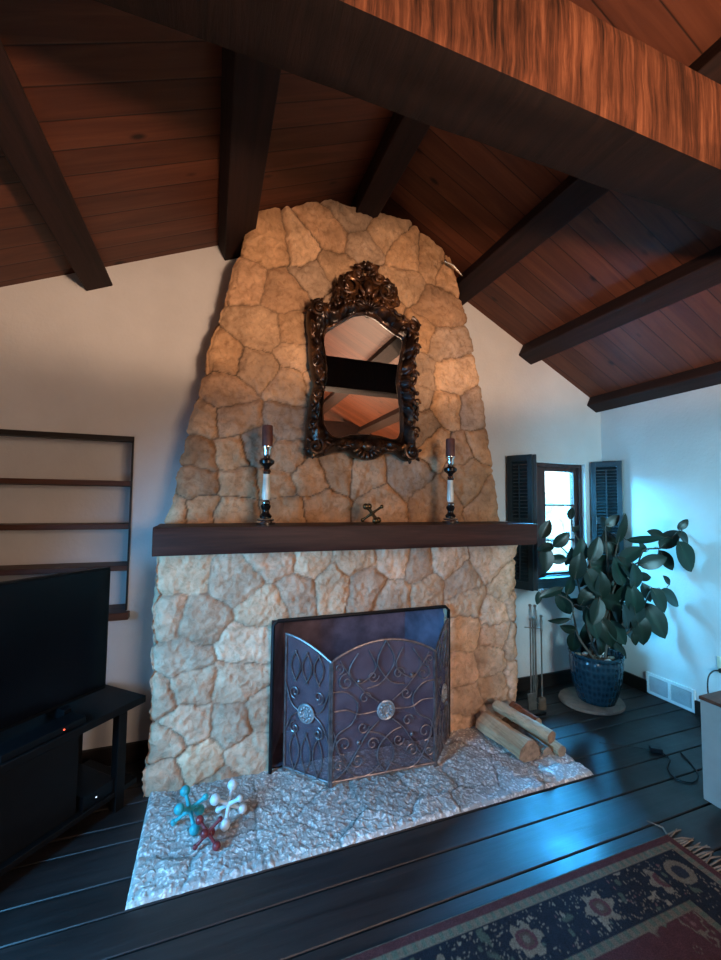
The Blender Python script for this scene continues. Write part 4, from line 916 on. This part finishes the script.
# ------------------------------------------------------------------ CABINET at right edge
cx0,cx1,cy1,cy0=1.44,1.86,-1.35,-1.95
cb2=empty('small_cabinet',((cx0+cx1)/2,(cy0+cy1)/2,0),'low grey-sided cabinet with a reddish wooden top at the right edge','cabinet')
G().box(cx0,cx1,cy0,cy1,.055,.535).build('body',M['crate'],cb2,bevel=.003)
G().box(cx0-.004,cx1+.004,cy0-.004,cy1+.004,.535,.552).build('top',M['cratetop'],cb2,bevel=.003)
for x in (cx0+.05,cx1-.07):
    for y in (cy0+.04,cy1-.09): G().box(x,x+.04,y,y+.04,0,.055).build('foot',M['standwood'],cb2)

# ------------------------------------------------------------------ RUG
RX1,RY1,RX0,RY0=1.105,-1.395,-1.15,-3.05
step=.005; rx=np.arange(RX0,RX1+1e-6,step); ry=np.arange(RY0,RY1+1e-6,step); X,Y=np.meshgrid(rx,ry,indexing='ij')
dX=np.minimum(X-RX0,RX1-X); dY=np.minimum(Y-RY0,RY1-Y); d=np.minimum(dX,dY)
along=np.where(dX<dY,Y,X)
def C_(*c): return np.array(c)
red,cream,navy,pink,green,brown=C_(.12,.045,.045),C_(.30,.24,.165),C_(.022,.026,.034),C_(.20,.10,.09),C_(.07,.085,.06),C_(.12,.07,.05)
c=np.zeros(X.shape+(3,)); c[:]=navy
def put(m,col): 
    global c
    m=np.clip(m,0,1)[...,None]; c=c*(1-m)+col*m
# vine field in border
f1=fbm(X*34,Y*34,3,3); f2=fbm(X*24+9,Y*24,4,2); f3=fbm(X*46,Y*46,8,2)
put(sstep(.012,.0,np.abs(f1-.47)-.004),cream*.85)
put(sstep(.57,.60,f2),green*1.3); put(sstep(.64,.66,f3)*(f2<.5),pink)
put(sstep(.655,.67,f1),cream)
# palmettes
per=.34; pk=(along%per)-per/2; mid=.155; q=d-mid
pd=np.sqrt((pk/.062)**2+(q/.055)**2); ang_=np.arctan2(q,pk)
flip=(np.floor(along/per)%2)
lob=1+.2*np.cos(ang_*6)+.5*(fbm(X*50,Y*50,70,2)-.5)
cor=(dX<.26)&(dY<.26)
put((pd<lob)*1.0*(~cor),cream*.8); put((pd<.62)*1.0*(~cor),np.where(True,red*1.1,red)); put((pd<.45)*1.0*(~cor)*(np.abs(pk)<.02),brown); put((pd<.2)*1.0*(~cor),cream*.6)
pc2=np.sqrt(((dX-.155)/.05)**2+((dY-.155)/.05)**2); put((pc2<1.1)*1.*cor,cream*.7); put((pc2<.6)*1.*cor,navy*1.5)
# bands
def band(a,b,col): put(((d>=a)&(d<b))*1.0,col)
band(0,.006,cream*.9); band(.006,.036,red); band(.036,.066,cream*.75); put(((d>=.040)&(d<.062)&((along*28%1)<.45))*1.0,green*2); band(.066,.072,navy)
band(.238,.246,navy); band(.246,.278,cream*.6); put(((d>=.25)&(d<.274)&((along*24%1)<.5))*1.0,green*1.6); 
inner=d>=.278
g1=fbm(X*13,Y*13,14,3); g2=fbm(X*30,Y*30,18,2)
c[inner]=(red*.8)
cr2=(1-sstep(.30,.42,d+.05*np.sin(along*20)))*inner; 
put(inner*sstep(.012,.0,np.abs(g1-.5)-.006),cream*.6); put(inner*sstep(.60,.63,g1),pink); put(inner*sstep(.62,.65,g2),green*1.5); put(inner*sstep(.635,.66,g1),cream*.7)
c=c*(.62+.3*fbm(X*60,Y*60,50,2))[...,None]
Zr=.010+.0015*fbm(X*90,Y*90,61,2); Zr=np.where(d<.004,.001,Zr)
rug=empty('area_rug',((RX0+RX1)/2,(RY0+RY1)/2,0),'oriental rug with a navy floral border and dark red centre on the dark floorboards','rug')
grid_mesh('woven_field',np.stack([X,Y,Zr],-1),M['rug'],rug,col=c)
g=G(); y=RY0
while y<RY1:
    L=random.uniform(.07,.11); dy=random.uniform(-.03,.03); g.tube([(RX1-.002,y,.006),(RX1+L*.5,y+dy*.4,.008),(RX1+L,y+dy,.004)],[.0035,.004,.002],5); y+=.013
g.tube([(RX1,RY1,.006),(RX1+.02,RY1+.03,.008),(RX1-.01,RY1+.085,.006)],[.004,.004,.002],5)
o=g.build('fringe',M['fringe'],rug); o['label']='pale knotted fringe along the right end'; o['kind']='stuff'

# ------------------------------------------------------------------ OUTSIDE
o=G().box(-14,16,.6,30,-.4,-.3).build('ground',M['grass']); struct(o)
g=G()
for k in range(60): g.ball((random.uniform(5,16),random.uniform(9,13),random.uniform(-.2,1.3)),random.uniform(.5,.9),8,6)
o=g.build('garden_hedge',M['hedge'],smooth=True,origin=(10,11,-.3)); tag(o,'pale green hedge far outside, seen through the small window','hedge')

# ------------------------------------------------------------------ CAMERA
cam=bpy.data.cameras.new('camera'); co=bpy.data.objects.new('camera',cam); COL.objects.link(co)
r2=Vector((0.9405574743,-0.3394757968,0.010383684)); u2=Vector((-0.0286528934,-0.0488478806,0.9983951604)); fw=Vector((0.3384237716,0.939345553,0.055671203))
co.matrix_world=Matrix(((r2.x,u2.x,-fw.x,-.8862),(r2.y,u2.y,-fw.y,-2.7517),(r2.z,u2.z,-fw.z,1.5),(0,0,0,1)))
cam.sensor_fit='AUTO'; cam.sensor_width=36; cam.lens=408.77*36/960; cam.clip_start=.02
bpy.context.scene.camera=co

# ------------------------------------------------------------------ LIGHT
def area(name,loc,target,size,power,color,shape='RECTANGLE',sy=None,spread=None):
    l=bpy.data.lights.new(name,'AREA'); l.energy=power; l.color=color; l.shape=shape; l.size=size; l.size_y=sy or size
    if spread: l.spread=spread
    o=bpy.data.objects.new(name,l); COL.objects.link(o); o.location=loc
    o.rotation_euler=(Vector(target)-Vector(loc)).to_track_quat('-Z','Y').to_euler(); return o
w=bpy.data.worlds.new('world'); bpy.context.scene.world=w; w.use_nodes=True; nt=w.node_tree; bg=nt.nodes['Background']
tcw=nt.nodes.new('ShaderNodeTexCoord'); sp_=nt.nodes.new('ShaderNodeSeparateXYZ'); rp_=nt.nodes.new('ShaderNodeValToRGB'); nt.links.new(tcw.outputs['Generated'],sp_.inputs[0]); nt.links.new(sp_.outputs['Z'],rp_.inputs['Fac'])
rp_.color_ramp.elements[0].position=0; rp_.color_ramp.elements[0].color=(.75,.95,1,1); rp_.color_ramp.elements[1].position=.5; rp_.color_ramp.elements[1].color=(.35,.72,1,1)
nt.links.new(rp_.outputs[0],bg.inputs['Color']); bg.inputs['Strength'].default_value=6
pt=area('window_portal',(1.955,.22,1.37),(1.955,-1,1.37),.55,1,(1,1,1),sy=.95); pt.data.cycles.is_portal=True
# daylight falling in through the small window onto the right wall
area('daylight_window',(1.25,.75,2.15),(2.35,-.55,.95),.7,430,(.06,.55,1.0))
area('daylight_window_low',(2.8,.6,2.08),(.4,-1.0,0),.6,1000,(.03,.42,1.0))
area('daylight_left',(-2.42,-1.70,1.05),(.1,-.85,.0),.7,58,(.10,.50,1.0),sy=.8,spread=math.radians(110))
sl=bpy.data.lights.new('uplighter','SPOT'); sl.energy=265; sl.color=(1,.66,.44); sl.spot_size=math.radians(168); sl.spot_blend=.12; sl.shadow_soft_size=.10
o=bpy.data.objects.new('uplighter',sl); COL.objects.link(o); o.location=(-.1,-3.35,1.72); o.rotation_euler=(PI,0,0)
area('room_fill',(.45,-4.6,1.7),(-.1,-.3,1.1),1.1,60,(1,.72,.53))
area('rear_fill',(.8,-4.7,1.3),(.9,-4.7,3),.7,45,(1,.52,.25))  # added fill without a fixture, warms the rear ceiling and tie beam face
area('cool_fill',(1.0,-3.5,1.5),(2.44,-.75,1.1),.8,15,(.12,.68,.95),spread=math.radians(60))
sc=bpy.context.scene; sc.view_settings.view_transform='Standard'; sc.view_settings.look='None'; sc.view_settings.exposure=0
sc.cycles.use_denoising=True
